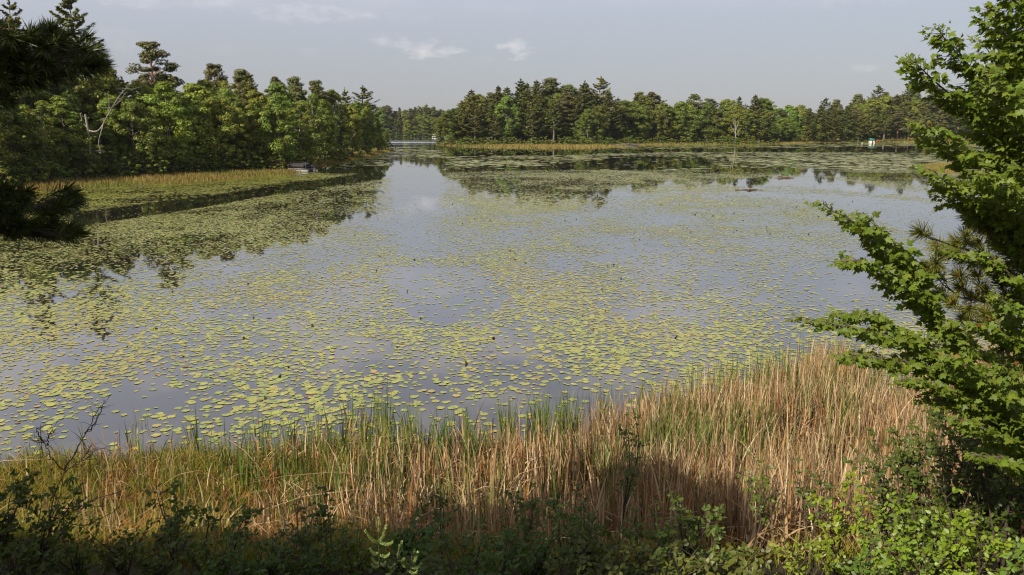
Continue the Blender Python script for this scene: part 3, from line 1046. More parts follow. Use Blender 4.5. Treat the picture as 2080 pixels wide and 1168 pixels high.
# standing dead cattail stalks and leaves
acc1, n1_ = bed(120000, lambda px, d, y, x: edge(d, .5) * np.interp(px, [0, 500, 640, 1000, 1200, 1400, 2200], [.03, .07, .26, .40, .52, .85, .9]) * (.25 + .95 * patch(x, y, .8, .38, .62)) * smooth(10, 12.5, y) * np.interp(d, [-.5, 1, 6, 9], [.4, 1, 1, .8]), np.concatenate([STRAW, STRAW, STRAW, STRAW * 1.05, RUST[:2] * 1.1]), H_STRAW, .027, (.12, .12), .22)
acc1b, n1b = bed(41000, lambda px, d, y, x: edge(d, 0) * np.interp(px, [0, 500, 640, 1000, 1200, 1400, 2200], [.05, .09, .26, .42, .5, .75, .8]) * (.25 + .9 * patch(x, y, .9, .4, .62, 2)) * smooth(9.5, 12, y), STRAW, lambda px, d: H_STRAW(px, d) * .8, .030, (.75, .45), .55)
acc1.v += acc1b.v; acc1.c += acc1b.c; acc1.fi += [f + acc1.n for f in acc1b.fi]; acc1.fn += acc1b.fn; acc1.n += acc1b.n
# long broken stalks that lean across the others
acc1d, n1d = bed(1500, lambda px, d, y, x: edge(d, 0) * np.interp(px, [0, 500, 1000, 1400, 2200], [.12, .3, .5, .9, .9]) * smooth(10, 12, y), STRAW * 1.15, lambda px, d: 1.35 + 0 * px, .030, (1.1, .7), .4)
acc1.v += acc1d.v; acc1.c += acc1d.c; acc1.fi += [f + acc1.n for f in acc1d.fi]; acc1.fn += acc1d.fn; acc1.n += acc1d.n
# fallen thatch
acc1c, n1c = bed(31000, lambda px, d, y, x: edge(d, -.6) * np.interp(px, [0, 600, 1000, 1300, 2200], [.10, .2, .45, .8, .9]) * smooth(9.5, 11.5, y), np.concatenate([STRAW, RUST]), lambda px, d: .55 + 0 * px, .022, (1.4, .5), .3)
acc1.v += acc1c.v; acc1.c += acc1c.c; acc1.fi += [f + acc1.n for f in acc1c.fi]; acc1.fn += acc1c.fn; acc1.n += acc1c.n
tag(acc1.build("dead_reeds", M['reed']), "straw coloured dead cattail reeds along the near shore", "reeds", None, "stuff")
# live cattails
acc2, n2c = bed(48000, lambda px, d, y, x: edge(d, .8) * np.interp(px, [0, 380, 640, 900, 1250, 1500, 1700, 2200], [.04, .08, .20, .40, .42, .36, .24, .2]) * (.05 + 1.1 * patch(x, y, 1.1, .45, .62, 1)) * smooth(11, 13.5, y) * np.interp(d, [-.6, 0, 2, 5, 9], [.55, 1, 1, .6, .3]), GREEN, H_GREEN, .024, (.14, .12), .03, cluster=2)
tag(acc2.build("green_cattails", M['reed']), "fresh green cattail leaves mixed through the straw reeds", "cattails", None, "stuff")
# short sedge on the western part, with rusty old leaves
acc3, n3c = bed(230000, lambda px, d, y, x: edge(d, -.2) * np.interp(px, [-200, 0, 560, 800, 1100, 1400, 2200], [1, 1, .95, .6, .42, .2, .12]) * smooth(8.5, 10, y), SEDGE, lambda px, d: .42 + .12 * np.sin(px * .02) + 0 * d, .014, (.55, .35), .0)
acc3b, n3b = bed(44000, lambda px, d, y, x: edge(d, -.2) * np.interp(px, [-200, 300, 560, 900, 1300, 2200], [.6, .75, 1, 1, .7, .4]) * patch(x, y, .7, .42, .62, 3) * smooth(9, 10.5, y), RUST, lambda px, d: .50 + 0 * d, .018, (.6, .4), .2)
acc3.v += acc3b.v; acc3.c += acc3b.c; acc3.fi += [f + acc3.n for f in acc3b.fi]; acc3.fn += acc3b.fn; acc3.n += acc3b.n
tag(acc3.build("sedge", M['reed']), "olive and rusty sedge grass on the near shore", "sedge", None, "stuff")
print("reeds", n1_, n1b, n1c, n2c, n3c, n3b, "pads", pads.n)

# single clumps that stand out
def cattail_clump(px, py, n, h, label, spread=.16, straw=.25):
    g = ground(px, py)
    z = max(tz(g[0], g[1]), -.3)
    root = empty("cattail_clump", (g[0], g[1], z), label, "cattails", "cattail clumps standing in the water")
    for nm, m_, pal in (("green_leaf_tuft", int(n * (1 - straw)), GREEN), ("dead_leaf_tuft", int(n * straw) + 3, STRAW)):
        ac = Acc()
        a = rr_.uniform(0, 2 * PI, m_)
        r = spread * np.sqrt(rr_.random(m_))
        b = np.stack([r * np.cos(a), r * np.sin(a), 0 * a], 1)
        ac.blades(b, hdirs(m_), nrm(b + hdirs(m_) * .05), h * rr_.uniform(.6, 1.1, m_) * (1 if nm[0] == 'g' else .75), rr_.uniform(.014, .024, m_), np.abs(rr_.normal(.10, .08, m_)), pick(pal, m_), 5,
                  np.where(rr_.random(m_) < (.04 if nm[0] == 'g' else .4), rr_.uniform(.5, .85, m_), 2.))
        ac.build(nm, M['reed'], root)


for a in [(712, 868, 26, 1.25, "tall green cattail clump, first of the pair before the open water"), (752, 862, 22, 1.1, "slim cattail clump between two taller green clumps"), (782, 880, 46, 1.5, "widest tall green cattail clump leaning over the lily pads"),
          (836, 874, 20, 1.2, "narrow green cattail clump at the open pool's edge"), (286, 862, 10, .95, "thin lone cattail tuft beyond the bare shrub"), (268, 905, 14, .8, "short cattail tuft behind the bare shrub"), (388, 905, 14, .9, "cattail tuft with broken straw leaf west of the sedge gap"), (520, 915, 22, .95, "dark green cattail tuft at the sedge edge"),
          (640, 895, 18, .95, "green cattail tuft just west of the tall clumps"), (1030, 900, 46, 1.3, "dense dark green cattail clump beside the amber pads"), (1105, 880, 36, 1.2, "green cattail clump right of the dense dark clump"), (1150, 880, 30, 1.2, "green cattail clump where the straw bed begins"), (1225, 865, 30, 1.3, "green cattail clump before the straw bed's outer edge"),
          (1310, 850, 34, 1.3, "green cattail clump halfway along the straw bed's edge"), (1410, 832, 40, 1.45, "broad green cattail clump at the straw bed's edge"), (1465, 818, 36, 1.5, "tall green cattail clump near the maple's low branch"), (1545, 800, 32, 1.5, "green cattail clump below the maple branch tip"), (1640, 760, 20, 1.3, "cattail clump under the maple's lowest branch tip")]:
    cattail_clump(*a)

# grass strips along the far shores
strip = Acc()
for poly, n, w_, hh, off in ((left_front, 60000, .07, .75, (-1.2, 15)), (pen_front, 42000, .28, .9, (-4, 58)), (gpts([(1868, 338), (1895, 346), (1960, 352), (2140, 358)]), 9000, .07, .7, (-1, 8))):
    seg_ = np.diff(poly, axis=0)
    ln = np.hypot(*seg_.T)
    k = rr_.choice(len(ln), n, p=ln / ln.sum())
    t = rr_.random(n)
    base = poly[k] + seg_[k] * t[:, None]
    nl = np.stack([-seg_[k, 1], seg_[k, 0]], 1) / ln[k][:, None]
    o_ = rr_.uniform(off[0], off[1], n) * np.where(rr_.random(n) < .15, 1.2, 1)
    b = base + nl * o_[:, None]
    z = terrain_z(b[:, 0], b[:, 1])
    ok = z > -.7
    b, z = b[ok], z[ok]
    m_ = len(b)
    mixr = fbm(b[:, 0] * .12, b[:, 1] * .12, 2)[:, None]
    col = pick(np.array([[.26, .20, .055], [.22, .19, .05], [.30, .20, .07]]), m_) * (1 - smooth(.52, .72, mixr)) + pick(np.array([[.15, .18, .035], [.2, .2, .05]]), m_) * smooth(.52, .72, mixr)
    strip.blades(np.stack([b[:, 0], b[:, 1], np.maximum(z, -.2) - .03], 1), hdirs(m_), hdirs(m_), hh * rr_.uniform(.5, 1.1, m_), w_ * rr_.uniform(.6, 1.4, m_), np.abs(rr_.normal(.3, .2, m_)), col, 2)
tag(strip.build("shore_sedge", M['reed']), "golden sedge fringe along the far shores", "sedge", None, "stuff")
# ------------------------------------------------------------------ near plants: leaf shapes and makers
def leaf_template(kind):
    if kind == 'maple':     # three big lobes, two small, toothed
        pts = [(0, -.02), (.16, .0), (.30, -.06), (.27, .10), (.50, .22), (.40, .30), (.44, .42), (.24, .40), (.17, .46), (.19, .68), (.09, .70), (0, 1.0)]
    else:                   # simple pointed oval
        pts = [(0, 0), (.20, .16), (.29, .42), (.22, .68), (.10, .88), (0, 1.0)]
    right = np.array(pts)
    left = right[1:-1][::-1] * np.array([-1, 1])
    o_ = np.concatenate([right, left])
    z = -.22 * np.abs(o_[:, 0]) - .16 * o_[:, 1] ** 2
    return np.stack([o_[:, 0], o_[:, 1], z], 1)


T_MAPLE, T_OVAL = leaf_template('maple'), leaf_template('oval')


def add_leaves(acc, T, c, n, t, size, tint):
    """leaf shapes at stalk point c, upper face along n, tip along t"""
    t = nrm(t - n * (t * n).sum(1, keepdims=True))
    b = np.cross(t, n)
    N_ = len(c)
    size = np.broadcast_to(size, (N_,))[:, None, None]
    v = c[:, None] + size * (b[:, None] * T[None, :, :1] + t[:, None] * T[None, :, 1:2] + n[:, None] * T[None, :, 2:3])
    k = len(T)
    half = (k // 2)
    f = np.arange(N_ * k).reshape(N_, k)
    # two halves meeting on the midrib, so each leaf is folded rather than flat
    acc.add(v.reshape(-1, 3), f[:, :half + 1], np.repeat(tint, k, 0))
    n0 = acc.n - N_ * k
    acc.fi.append((f[:, list(range(half, k)) + [0]] + n0).ravel())
    acc.fn.append(np.full(N_, k - half + 1))


def resample(pts, n):
    pts = np.asarray(pts, float)
    # smooth curve through the points
    s = np.concatenate([[0], np.cumsum(np.linalg.norm(np.diff(pts, axis=0), axis=1))])
    u = np.linspace(0, s[-1], n)
    out = np.stack([np.interp(u, s, pts[:, i]) for i in range(3)], 1)
    for _ in range(2):
        out[1:-1] = (out[:-2] + 2 * out[1:-1] + out[2:]) / 4
    return out, s[-1]


r5 = np.random.default_rng(55)


def leafy_branch(parent, pts, r0, twig, leaf, size, T, mat, bark, tip_red=True, name="branch", step=.046, fill=1.1, flat=.35, up=(0, 0, 1), base=.0, hue=1.0, start=.18):
    curve, ln = resample(pts, max(8, int(len(pts) * 5)))
    curve[1:-1] += r5.normal(0, .008, (len(curve) - 2, 3))
    ba, la = Acc(), Acc()
    ba.tube(curve, np.linspace(r0, .003, len(curve)), 6)
    s = start * ln
    side = 1
    cs = np.linspace(0, ln, len(curve))
    C_, Nn, Tt, Ss, Ti = [], [], [], [], []
    while s < ln:
        u = s / ln
        p = np.array([np.interp(s, cs, curve[:, i]) for i in range(3)])
        q = np.array([np.interp(min(ln, s + .05), cs, curve[:, i]) for i in range(3)])
        d = nrm(q - p + 1e-6)
        lat = nrm(np.cross(d, [0, 0, 1.]) + 1e-6)
        for sgn in (side,) if r5.random() < .35 else (side, -side):
            Lt = twig * (1 - .62 * u ** 2) * r5.uniform(.5, 1.2)
            td = nrm(d * .75 + lat * sgn * r5.uniform(.5, 1.1) + np.array([0, 0, r5.uniform(-flat, flat * 1.1)]))
            e = p + td * Lt + np.array([0, 0, -.10 * Lt])
            ba.tube([p, (p + e) / 2 + np.array([0, 0, .04 * Lt]), e], [.0045, .003, .0018], 3, cap=False)
            nl = max(2, int(Lt / leaf * fill))
            for k in range(nl):
                w_ = (k + .6) / nl
                c = p + (e - p) * w_
                for s2 in (-1, 1):
                    outd = nrm(td * .7 + np.cross(td, [0, 0, 1.]) * s2 * r5.uniform(.4, 1.2) + np.array([0, 0, r5.uniform(-.75, .05)]))
                    pet = c + outd * size * r5.uniform(.25, .8)
                    C_.append(pet)
                    Nn.append(nrm(np.array([-.42, -.50, .80]) + r5.normal(0, .55, 3)))
                    Tt.append(outd)
                    Ss.append(size * r5.uniform(.6, 1.2) * (1 - .35 * (u > .93)))
                    g = r5.uniform(.75, 1.3)
                    ti = np.array([g * r5.uniform(.9, 1.2), g, g * .9]) * hue
                    if tip_red and u > .97 and r5.random() < .07:
                        ti = np.array([2.0, .5, .9]) * r5.uniform(.7, 1.1)
                    elif r5.random() < .0004:
                        ti = np.array([3.2, .9, 1.0])
                    Ti.append(ti)
        side = -side
        s += step * r5.uniform(.7, 1.3)
    b = ba.build(name, M[bark], parent, True)
    if C_:
        add_leaves(la, T, np.array(C_), np.array(Nn), np.array(Tt), np.array(Ss), np.array(Ti))
        la.build("leaves", M[mat], b)
    return len(C_)


# ------------------------------------------------------------------ red maple on the bank, its limbs reach in over the reeds
def pl(pts, y0, y1, off=0.):
    n = len(pts)
    return [at(a, b, y0 + (y1 - y0) * i / (n - 1)) for i, (a, b) in enumerate(pts)]


mb = at(2150, 1000, 7.3)
mz = tz(mb[0], mb[1])
maple = empty("red_maple", (0, 0, 0), "young maple with lobed green leaves and red shoot tips leaning over the reeds", "maple tree")
tr = Acc()
tr.tube(resample([(mb[0] + .15, mb[1], mz - .2)] + pl([(2150, 1000), (2165, 700), (2150, 400), (2110, 100), (2070, -180)], 7.3, 7.4), 18)[0], np.linspace(.075, .016, 18), 8)
tr.build("trunk", M['mbark'], maple, True)
cnt = 0
for pts, y0, y1, twig, r0 in [
        ([(2140, 1010), (2010, 800), (1915, 665), (1840, 565), (1755, 462), (1672, 414)], 7.3, 6.6, .27, .030),
        ([(1915, 665), (1850, 540), (1790, 475), (1752, 430)], 6.95, 6.7, .20, .012),
        ([(1890, 630), (1800, 550), (1745, 525), (1704, 532)], 6.9, 6.5, .19, .010),
        ([(1950, 720), (1880, 600), (1840, 520), (1815, 490)], 7.0, 6.9, .17, .010),
        ([(2100, 900), (1950, 745), (1850, 700), (1740, 665), (1628, 643)], 7.2, 6.4, .24, .022),
        ([(1960, 760), (1870, 690), (1790, 645), (1700, 638)], 7.0, 6.7, .2, .012),
        ([(2000, 800), (1890, 745), (1800, 725), (1712, 722)], 7.0, 6.4, .20, .012),
        ([(2110, 960), (2000, 830), (1900, 775), (1830, 772)], 7.0, 6.3, .20, .014),
        ([(2130, 940), (2060, 830), (1990, 760), (1925, 720)], 6.8, 6.2, .22, .014),
        ([(2150, 800), (2080, 720), (2020, 670), (1975, 655)], 7.2, 6.6, .16, .012),
        ([(2155, 760), (2100, 700), (2060, 640), (2030, 600)], 7.1, 6.5, .18, .012),
        ([(2150, 650), (2060, 560), (1990, 520), (1918, 506)], 7.3, 6.9, .19, .014),
        ([(2140, 420), (2040, 300), (1930, 190), (1838, 112)], 7.35, 6.8, .27, .022),
        ([(2130, 300), (2030, 190), (1955, 125), (1897, 54)], 7.4, 7.1, .27, .020),
        ([(2120, 200), (2060, 100), (2004, 14)], 7.4, 7.2, .28, .016),
        ([(2110, 100), (2060, 0), (2020, -90)], 7.4, 7.2, .28, .014),
        ([(2150, 520), (2040, 400), (1945, 310), (1872, 244)], 7.3, 6.6, .26, .020),
        ([(2150, 560), (2050, 460), (1955, 395), (1884, 342)], 7.3, 6.7, .26, .020),
        ([(2150, 600), (2060, 490), (1980, 430), (1905, 398)], 7.3, 7.0, .22, .016),
        ([(2150, 480), (2080, 330), (2000, 240), (1950, 185)], 7.35, 7.5, .30, .018),
        ([(2150, 560), (2090, 430), (2020, 330), (1950, 290)], 7.3, 7.8, .30, .018),
        ([(2140, 350), (2080, 220), (2030, 130), (1985, 80)], 7.4, 7.7, .30, .016),
        ([(2150, 450), (2090, 320), (2040, 210), (2010, 150)], 7.2, 6.5, .30, .016),
        ([(2150, 600), (2100, 470), (2050, 390), (1995, 345)], 7.2, 6.3, .28, .016),
        ([(2140, 300), (2100, 150), (2075, 40), (2050, -40)], 7.3, 6.8, .30, .014),
        ([(2150, 500), (2110, 380), (2085, 280), (2070, 180)], 7.3, 6.9, .30, .014),
        ([(2155, 540), (2120, 450), (2090, 380), (2060, 330)], 7.2, 6.8, .28, .014),
        ([(2150, 1010), (2080, 920), (2010, 870), (1940, 850)], 7.1, 6.2, .2, .014),
        ([(2150, 1010), (2090, 870), (2050, 800), (2040, 740)], 7.3, 6.6, .2, .014),
        ([(2150, 1000), (2060, 860), (1970, 815), (1880, 812)], 7.0, 6.6, .22, .014),
        ([(2150, 1020), (2100, 960), (2040, 930), (1975, 925)], 7.0, 6.3, .20, .014),
        ([(2150, 400), (2100, 260), (2060, 160), (2030, 60)], 7.6, 8.0, .30, .014),
        ([(2150, 940), (2080, 800), (2010, 720), (1950, 690)], 7.4, 7.8, .22, .014), ([(2150, 980), (2090, 850), (2060, 760), (2020, 700)], 7.5, 7.9, .24, .014), ([(2150, 1000), (2070, 900), (2000, 800), (1930, 760)], 7.5, 8.0, .24, .014),
        ([(2160, 800), (2260, 640), (2360, 560)], 7.3, 7.0, .28, .018), ([(2160, 650), (2250, 500), (2330, 430)], 7.3, 7.7, .28, .018), ([(2155, 480), (2250, 340), (2320, 260)], 7.3, 7.2, .28, .016), ([(2150, 330), (2220, 200), (2290, 120)], 7.3, 7.6, .28, .016),
        ([(2120, 150), (2170, 20), (2210, -80)], 7.4, 7.1, .26, .012), ([(2160, 900), (2290, 780), (2400, 740)], 7.2, 6.7, .26, .018), ([(2155, 560), (2240, 450), (2300, 330)], 7.4, 8.0, .28, .014), ([(2090, 20), (2080, -90), (2075, -190)], 7.4, 7.3, .26, .010), ([(2150, 400), (2200, 300), (2260, 210)], 7.3, 6.8, .28, .012),
        ([(2160, 760), (2180, 600), (2170, 450), (2150, 330)], 7.2, 6.7, .3, .014)]:
    cnt += leafy_branch(maple, pl(pts, y0, y1), r0, twig * 1.05, .038, .072, T_MAPLE, 'maple', 'mbark')
print("maple leaves", cnt)


# ------------------------------------------------------------------ pines close by: shoots with brushes of long needles
def tufts(acc, c, d, length, n, rng, tint, ndl=.14, w=.005, spread=.75):
    """needle brushes: c shoot tips (N,3), d shoot directions"""
    N_ = len(c)
    u = rng.uniform(-1, 0, (N_, n)) ** 3 * length
    p = c[:, None] + d[:, None] * u[..., None]
    side = rand_dirs(N_ * n, rng).reshape(N_, n, 3)
    side = side - d[:, None] * (side * d[:, None]).sum(-1, keepdims=True)
    k = rng.uniform(.25, 1.0, (N_, n, 1)) * spread
    nd = nrm(d[:, None] * (1.05 - k) + nrm(side) * k * 1.2 + np.array([0, 0, -.08]))
    L_ = ndl * rng.uniform(.7, 1.15, (N_, n, 1))
    wv = nrm(np.cross(nd, rand_dirs(N_ * n, rng).reshape(N_, n, 3))) * w * .5
    e = p + nd * L_
    mid = p + nd * L_ * .5 + np.array([0, 0, .004])
    v = np.stack([p - wv * .7, p + wv * .7, mid + wv, e, mid - wv], 2).reshape(-1, 3)
    m_ = N_ * n
    f = np.arange(m_ * 5).reshape(m_, 5)
    t = np.repeat((np.array(tint) * rng.uniform(.75, 1.25, (N_, 1)))[:, None] * rng.uniform(.8, 1.2, (1, n, 1)), 5, 1).reshape(-1, 3)
    acc.add(v, f, t)


def pine_bough(parent, pts, tips, r0, rng, nper=70, ndl=.14, tint=(1, 1, 1), candles=0.0, back=.16, outward=(1, 0, .3), w=.0034):
    """a limb, shoots that leave it towards each tip, needles at the tips"""
    curve, ln = resample(pts, 14)
    ba, na, ca = Acc(), Acc(), Acc()
    ba.tube(curve, np.linspace(r0, .006, 14), 6)
    tips = np.asarray(tips)
    dirs = []
    for t in tips:
        i = int(np.argmin(((curve - t) ** 2).sum(1) + np.maximum(0, (curve[:, 0] - t[0]) * np.sign(outward[0])) * .6))
        i = max(0, i - 1)
        q = curve[i]
        d = nrm(nrm(t - q + 1e-6) * .7 + np.array(outward) * .5 + rng.normal(0, .22, 3))
        m_ = (q + t) / 2 - np.array([0, 0, .05]) * np.linalg.norm(t - q)
        ba.tube([q, m_, t - d * back * .4, t], [.006, .005, .004, .003], 4, cap=False)
        dirs.append(d)
    dirs = np.array(dirs)
    tufts(na, tips, dirs, back, nper, rng, tint, ndl, w)
    b = ba.build("branch", M['twig'], parent, True)
    na.build("needles", M['needle'], b)
    if candles:
        for t, d in zip(tips, dirs):
            if rng.random() < candles:
                ca.tube([t, t + d * .02, t + d * .045], [.010, .012, .003], 6)
        if ca.n:
            ca.build("candles", M['bud'], b, True)


r6 = np.random.default_rng(66)
RP = at(2190, 640, 7.7)
rz0 = tz(RP[0], RP[1])
pine_r = empty("red_pine", (0, 0, 0), "small red pine with brushes of long needles and orange buds behind the maple", "pine tree")
ta_ = Acc()
ta_.tube(resample([(RP[0], RP[1], rz0 - .2), at(2188, 800, 7.7), at(2180, 600, 7.7), at(2172, 420, 7.7), at(2165, 330, 7.7)], 12)[0], np.linspace(.07, .02, 12), 8)
ta_.build("trunk", M['rbark'], pine_r, True)
for pts, tips in [
        ([(2120, 560), (2020, 520), (1950, 505), (1885, 480)], [(1868, 470), (1905, 500), (1925, 515), (1940, 490), (1965, 478), (1990, 500), (2010, 470), (1900, 535), (1955, 525), (2000, 540), (2030, 500), (2060, 490)]),
        ([(2120, 620), (2040, 615), (1980, 610), (1935, 600)], [(1915, 600), (1935, 615), (1955, 585), (1975, 600), (1970, 625), (2000, 590), (2020, 612), (1945, 560), (1990, 565), (2030, 580), (2050, 600), (2000, 635), (1900, 560), (1880, 545)]),
        ([(2120, 480), (2060, 450), (2010, 440), (1980, 440)], [(1972, 440), (1990, 425), (2010, 445), (2030, 425), (2050, 450), (2040, 470), (2070, 430), (2005, 465), (1985, 460), (2075, 465)]),
        ([(2120, 560), (2080, 540), (2060, 530), (2040, 530)], [(2030, 535), (2050, 520), (2070, 540), (2060, 560), (2085, 510), (2040, 555), (2075, 575), (2085, 600), (2060, 610), (2090, 630)]),
        ([(2175, 420), (2230, 380), (2290, 350)], [(2300, 345), (2280, 365), (2260, 350), (2240, 380), (2270, 385), (2220, 365)]), ([(2165, 340), (2175, 300), (2180, 270)], [(2182, 262), (2170, 280), (2195, 285), (2160, 300), (2200, 305)]),
        ([(2180, 600), (2250, 570), (2330, 540)], [(2340, 535), (2310, 550), (2290, 530), (2260, 560), (2300, 570), (2250, 545)]),
        ([(2120, 700), (2060, 680), (2010, 670), (1970, 660)], [(1960, 650), (1980, 668), (2010, 655), (2030, 680), (2060, 660), (2070, 700), (2040, 705), (2090, 680)])]:
    ys = 8.4
    n = len(pts)
    P_ = [at(a, b, 7.7 - .25 * i) for i, (a, b) in enumerate(pts)]
    T_ = [at(a + r6.uniform(-5, 5), b + r6.uniform(-4, 4), 7.7 - .25 * 3 * np.clip((2120 - a) / 240, 0, 1) + r6.uniform(-.3, .3)) for a, b in tips]
    pine_bough(pine_r, P_, T_, .018, r6, nper=150, ndl=.14, w=.0062, candles=.55, outward=(-.7, -.1, .65), tint=(2.1, 1.75, 1.1))

# dark pine whose boughs hang in at the western corner
NPX, NPY = -6.6, 6.6
nz = tz(NPX, NPY)
pine_l = empty("white_pine", (NPX, NPY, nz), "dark shaded pine boughs hanging in at the upper west corner close by", "pine tree")
ta_ = Acc()
ta_.tube([(0, 0, -.3), (.05, 0, 3), (0, .1, 7), (0, 0, 8.2)], [.24, .21, .16, .05], 10)
ta_.build("trunk", M['bark'], pine_l, True)


def fill_tips(poly, n, y0, y1):
    poly = np.array(poly, float)
    lo, hi = poly.min(0), poly.max(0)
    out = []
    while len(out) < n:
        a = r6.uniform(lo, hi)
        if sdist(poly, [a[0]], [a[1]])[0] > 0:
            out.append(at(a[0], a[1], r6.uniform(y0, y1)) - np.array([NPX, NPY, nz]))
    return out


O_ = np.array([NPX, NPY, nz])
# low boughs: limb first, then the outline its shoots fill
for limb, poly, n, nper in [
        ([(-460, 60), (-200, 95), (0, 118), (190, 122)], [(-250, 20), (-60, 32), (30, 62), (110, 58), (160, 72), (205, 92), (232, 118), (205, 142), (150, 148), (60, 155), (-60, 170), (-250, 180)], 190, 85),
        ([(-460, 120), (-200, 150), (-40, 170), (80, 158)], [(-250, 120), (-40, 110), (60, 120), (140, 128), (150, 150), (80, 172), (50, 190), (20, 204), (-60, 215), (-250, 230)], 130, 85),
        ([(-460, 20), (-250, 40), (-60, 55), (60, 62)], [(-250, -20), (-80, 10), (0, 48), (60, 52), (90, 78), (60, 110), (-100, 110), (-250, 90)], 70, 85),
        ([(-460, 380), (-220, 410), (-20, 425), (120, 415)], [(-250, 372), (-40, 378), (60, 384), (140, 384), (158, 396), (150, 418), (110, 432), (20, 445), (-100, 450), (-250, 450)], 120, 90),
        ([(-460, 420), (-220, 455), (-20, 468), (110, 468)], [(-250, 440), (0, 440), (90, 446), (140, 458), (162, 474), (130, 482), (60, 474), (10, 478), (-80, 482), (-250, 480)], 85, 90)]:
    P_ = [at(a, b, 6.6 - .12 * i) - O_ for i, (a, b) in enumerate(limb)]
    pine_bough(pine_l, P_, fill_tips(poly, n, 5.9, 7.2), .028, r6, nper=nper, ndl=.125, tint=(.75, .8, .65), outward=(.75, 0, .25), w=.0062)
cw = Acc()  # crown out of view, shifted off the trunk to shade the boughs
for k in range(150):
    th, z = r6.uniform(0, 2 * PI), r6.uniform(3.8, 5.6)
    rr = r6.uniform(.4, 3.4) * (1.05 - .5 * (z - 4.4) / 6)
    c = np.array([rr * .75 * math.cos(th) - 1.1, rr * .75 * math.sin(th) - 3.3, z])
    pxp, pyp = project(*(c + O_))
    if pxp > -140 and pyp > -80:
        continue
    crown_cards(cw, c, .55, 60, .26, r6, .5)
# upper foliage added out of view, set sunward to shade the low boughs
for k in range(46):
    c = at(r6.uniform(-220, 230), r6.choice([r6.uniform(40, 200), r6.uniform(380, 480)]), r6.uniform(5.9, 7.2)) + np.array([-.58, -.56, .59]) * r6.uniform(.9, 1.8)
    pxp, pyp = project(*c)
    if pxp > -170 and pyp > -110:
        continue
    crown_cards(cw, c - O_, .42, 34, .2, r6, .5)
cw.build("crown", M['wpine'], pine_l)


# ------------------------------------------------------------------ shrubs on the bank
def shrub(px, top, Y, label, stems=6, spread=.5, size=.05, dens=1.0, hue=(1, 1, 1), lean=0., bare=.35, name="leafy_shrub", cat="shrub", group="shrubs on the near bank", twigs=7, off=0.):
    g = at(px, top, Y)
    x0, y0 = g[0] + off, Y
    z0 = tz(x0, y0)
    h = max(.5, g[2] - z0)
    root = empty(name, (x0, y0, z0), label, cat, group)
    sa, la = Acc(), Acc()
    C_, Nn, Tt, Ss, Ti = [], [], [], [], []
    for i in range(stems):
        th = r5.uniform(0, 2 * PI)
        rr = spread * math.sqrt(r5.uniform(.05, 1)) if stems > 1 else 0
        hh = h * (r5.uniform(.72, 1.0) if i else 1.0)
        e = np.array([rr * math.cos(th) + lean * hh - off * (i == 0), rr * math.sin(th), hh])
        pts, ln = resample([(0, 0, -.1), e * np.array([.30, .30, .42]) + r5.normal(0, .05, 3) * h, e * np.array([.7, .7, .75]) + r5.normal(0, .05, 3) * h, e], 10)
        sa.tube(pts, np.linspace(.011 + .004 * h, .002, 10), 5, cap=False)
        for k in range(int(twigs * h)):
            u = r5.uniform(bare, 1.0)
            j = u * 9
            p = pts[int(j)] + (pts[min(9, int(j) + 1)] - pts[int(j)]) * (j % 1)
            d = nrm(np.array([r5.normal(), r5.normal(), r5.uniform(.1, .9)]))
            Lt = r5.uniform(.10, .32) * (1.15 - .6 * u)
            q = p + d * Lt
            sa.tube([p, (p + q) / 2 + np.array([0, 0, .015]), q], [.004, .003, .0015], 3, cap=False)
            nl = int(max(4, Lt / .020) * dens)
            for m_ in range(nl):
                w_ = r5.uniform(.25, 1.05)
                od = nrm(d * .6 + r5.normal(0, .8, 3) + np.array([0, 0, -.15]))
                C_.append(p + (q - p) * w_ + od * .012)
                Nn.append(nrm(np.array([-.35, -.42, .85]) + r5.normal(0, .42, 3)))
                Tt.append(od)
                Ss.append(size * 1.2 * r5.uniform(.6, 1.25))
                g_ = r5.uniform(.75, 1.3)
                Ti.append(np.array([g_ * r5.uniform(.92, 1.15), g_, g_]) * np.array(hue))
    sa.build("stems", M['twig'], root, True)
    if C_:
        add_leaves(la, T_OVAL, np.array(C_), np.array(Nn), np.array(Tt), np.array(Ss), np.array(Ti))
        la.build("foliage", M['shrub'], root)
    return len(C_)


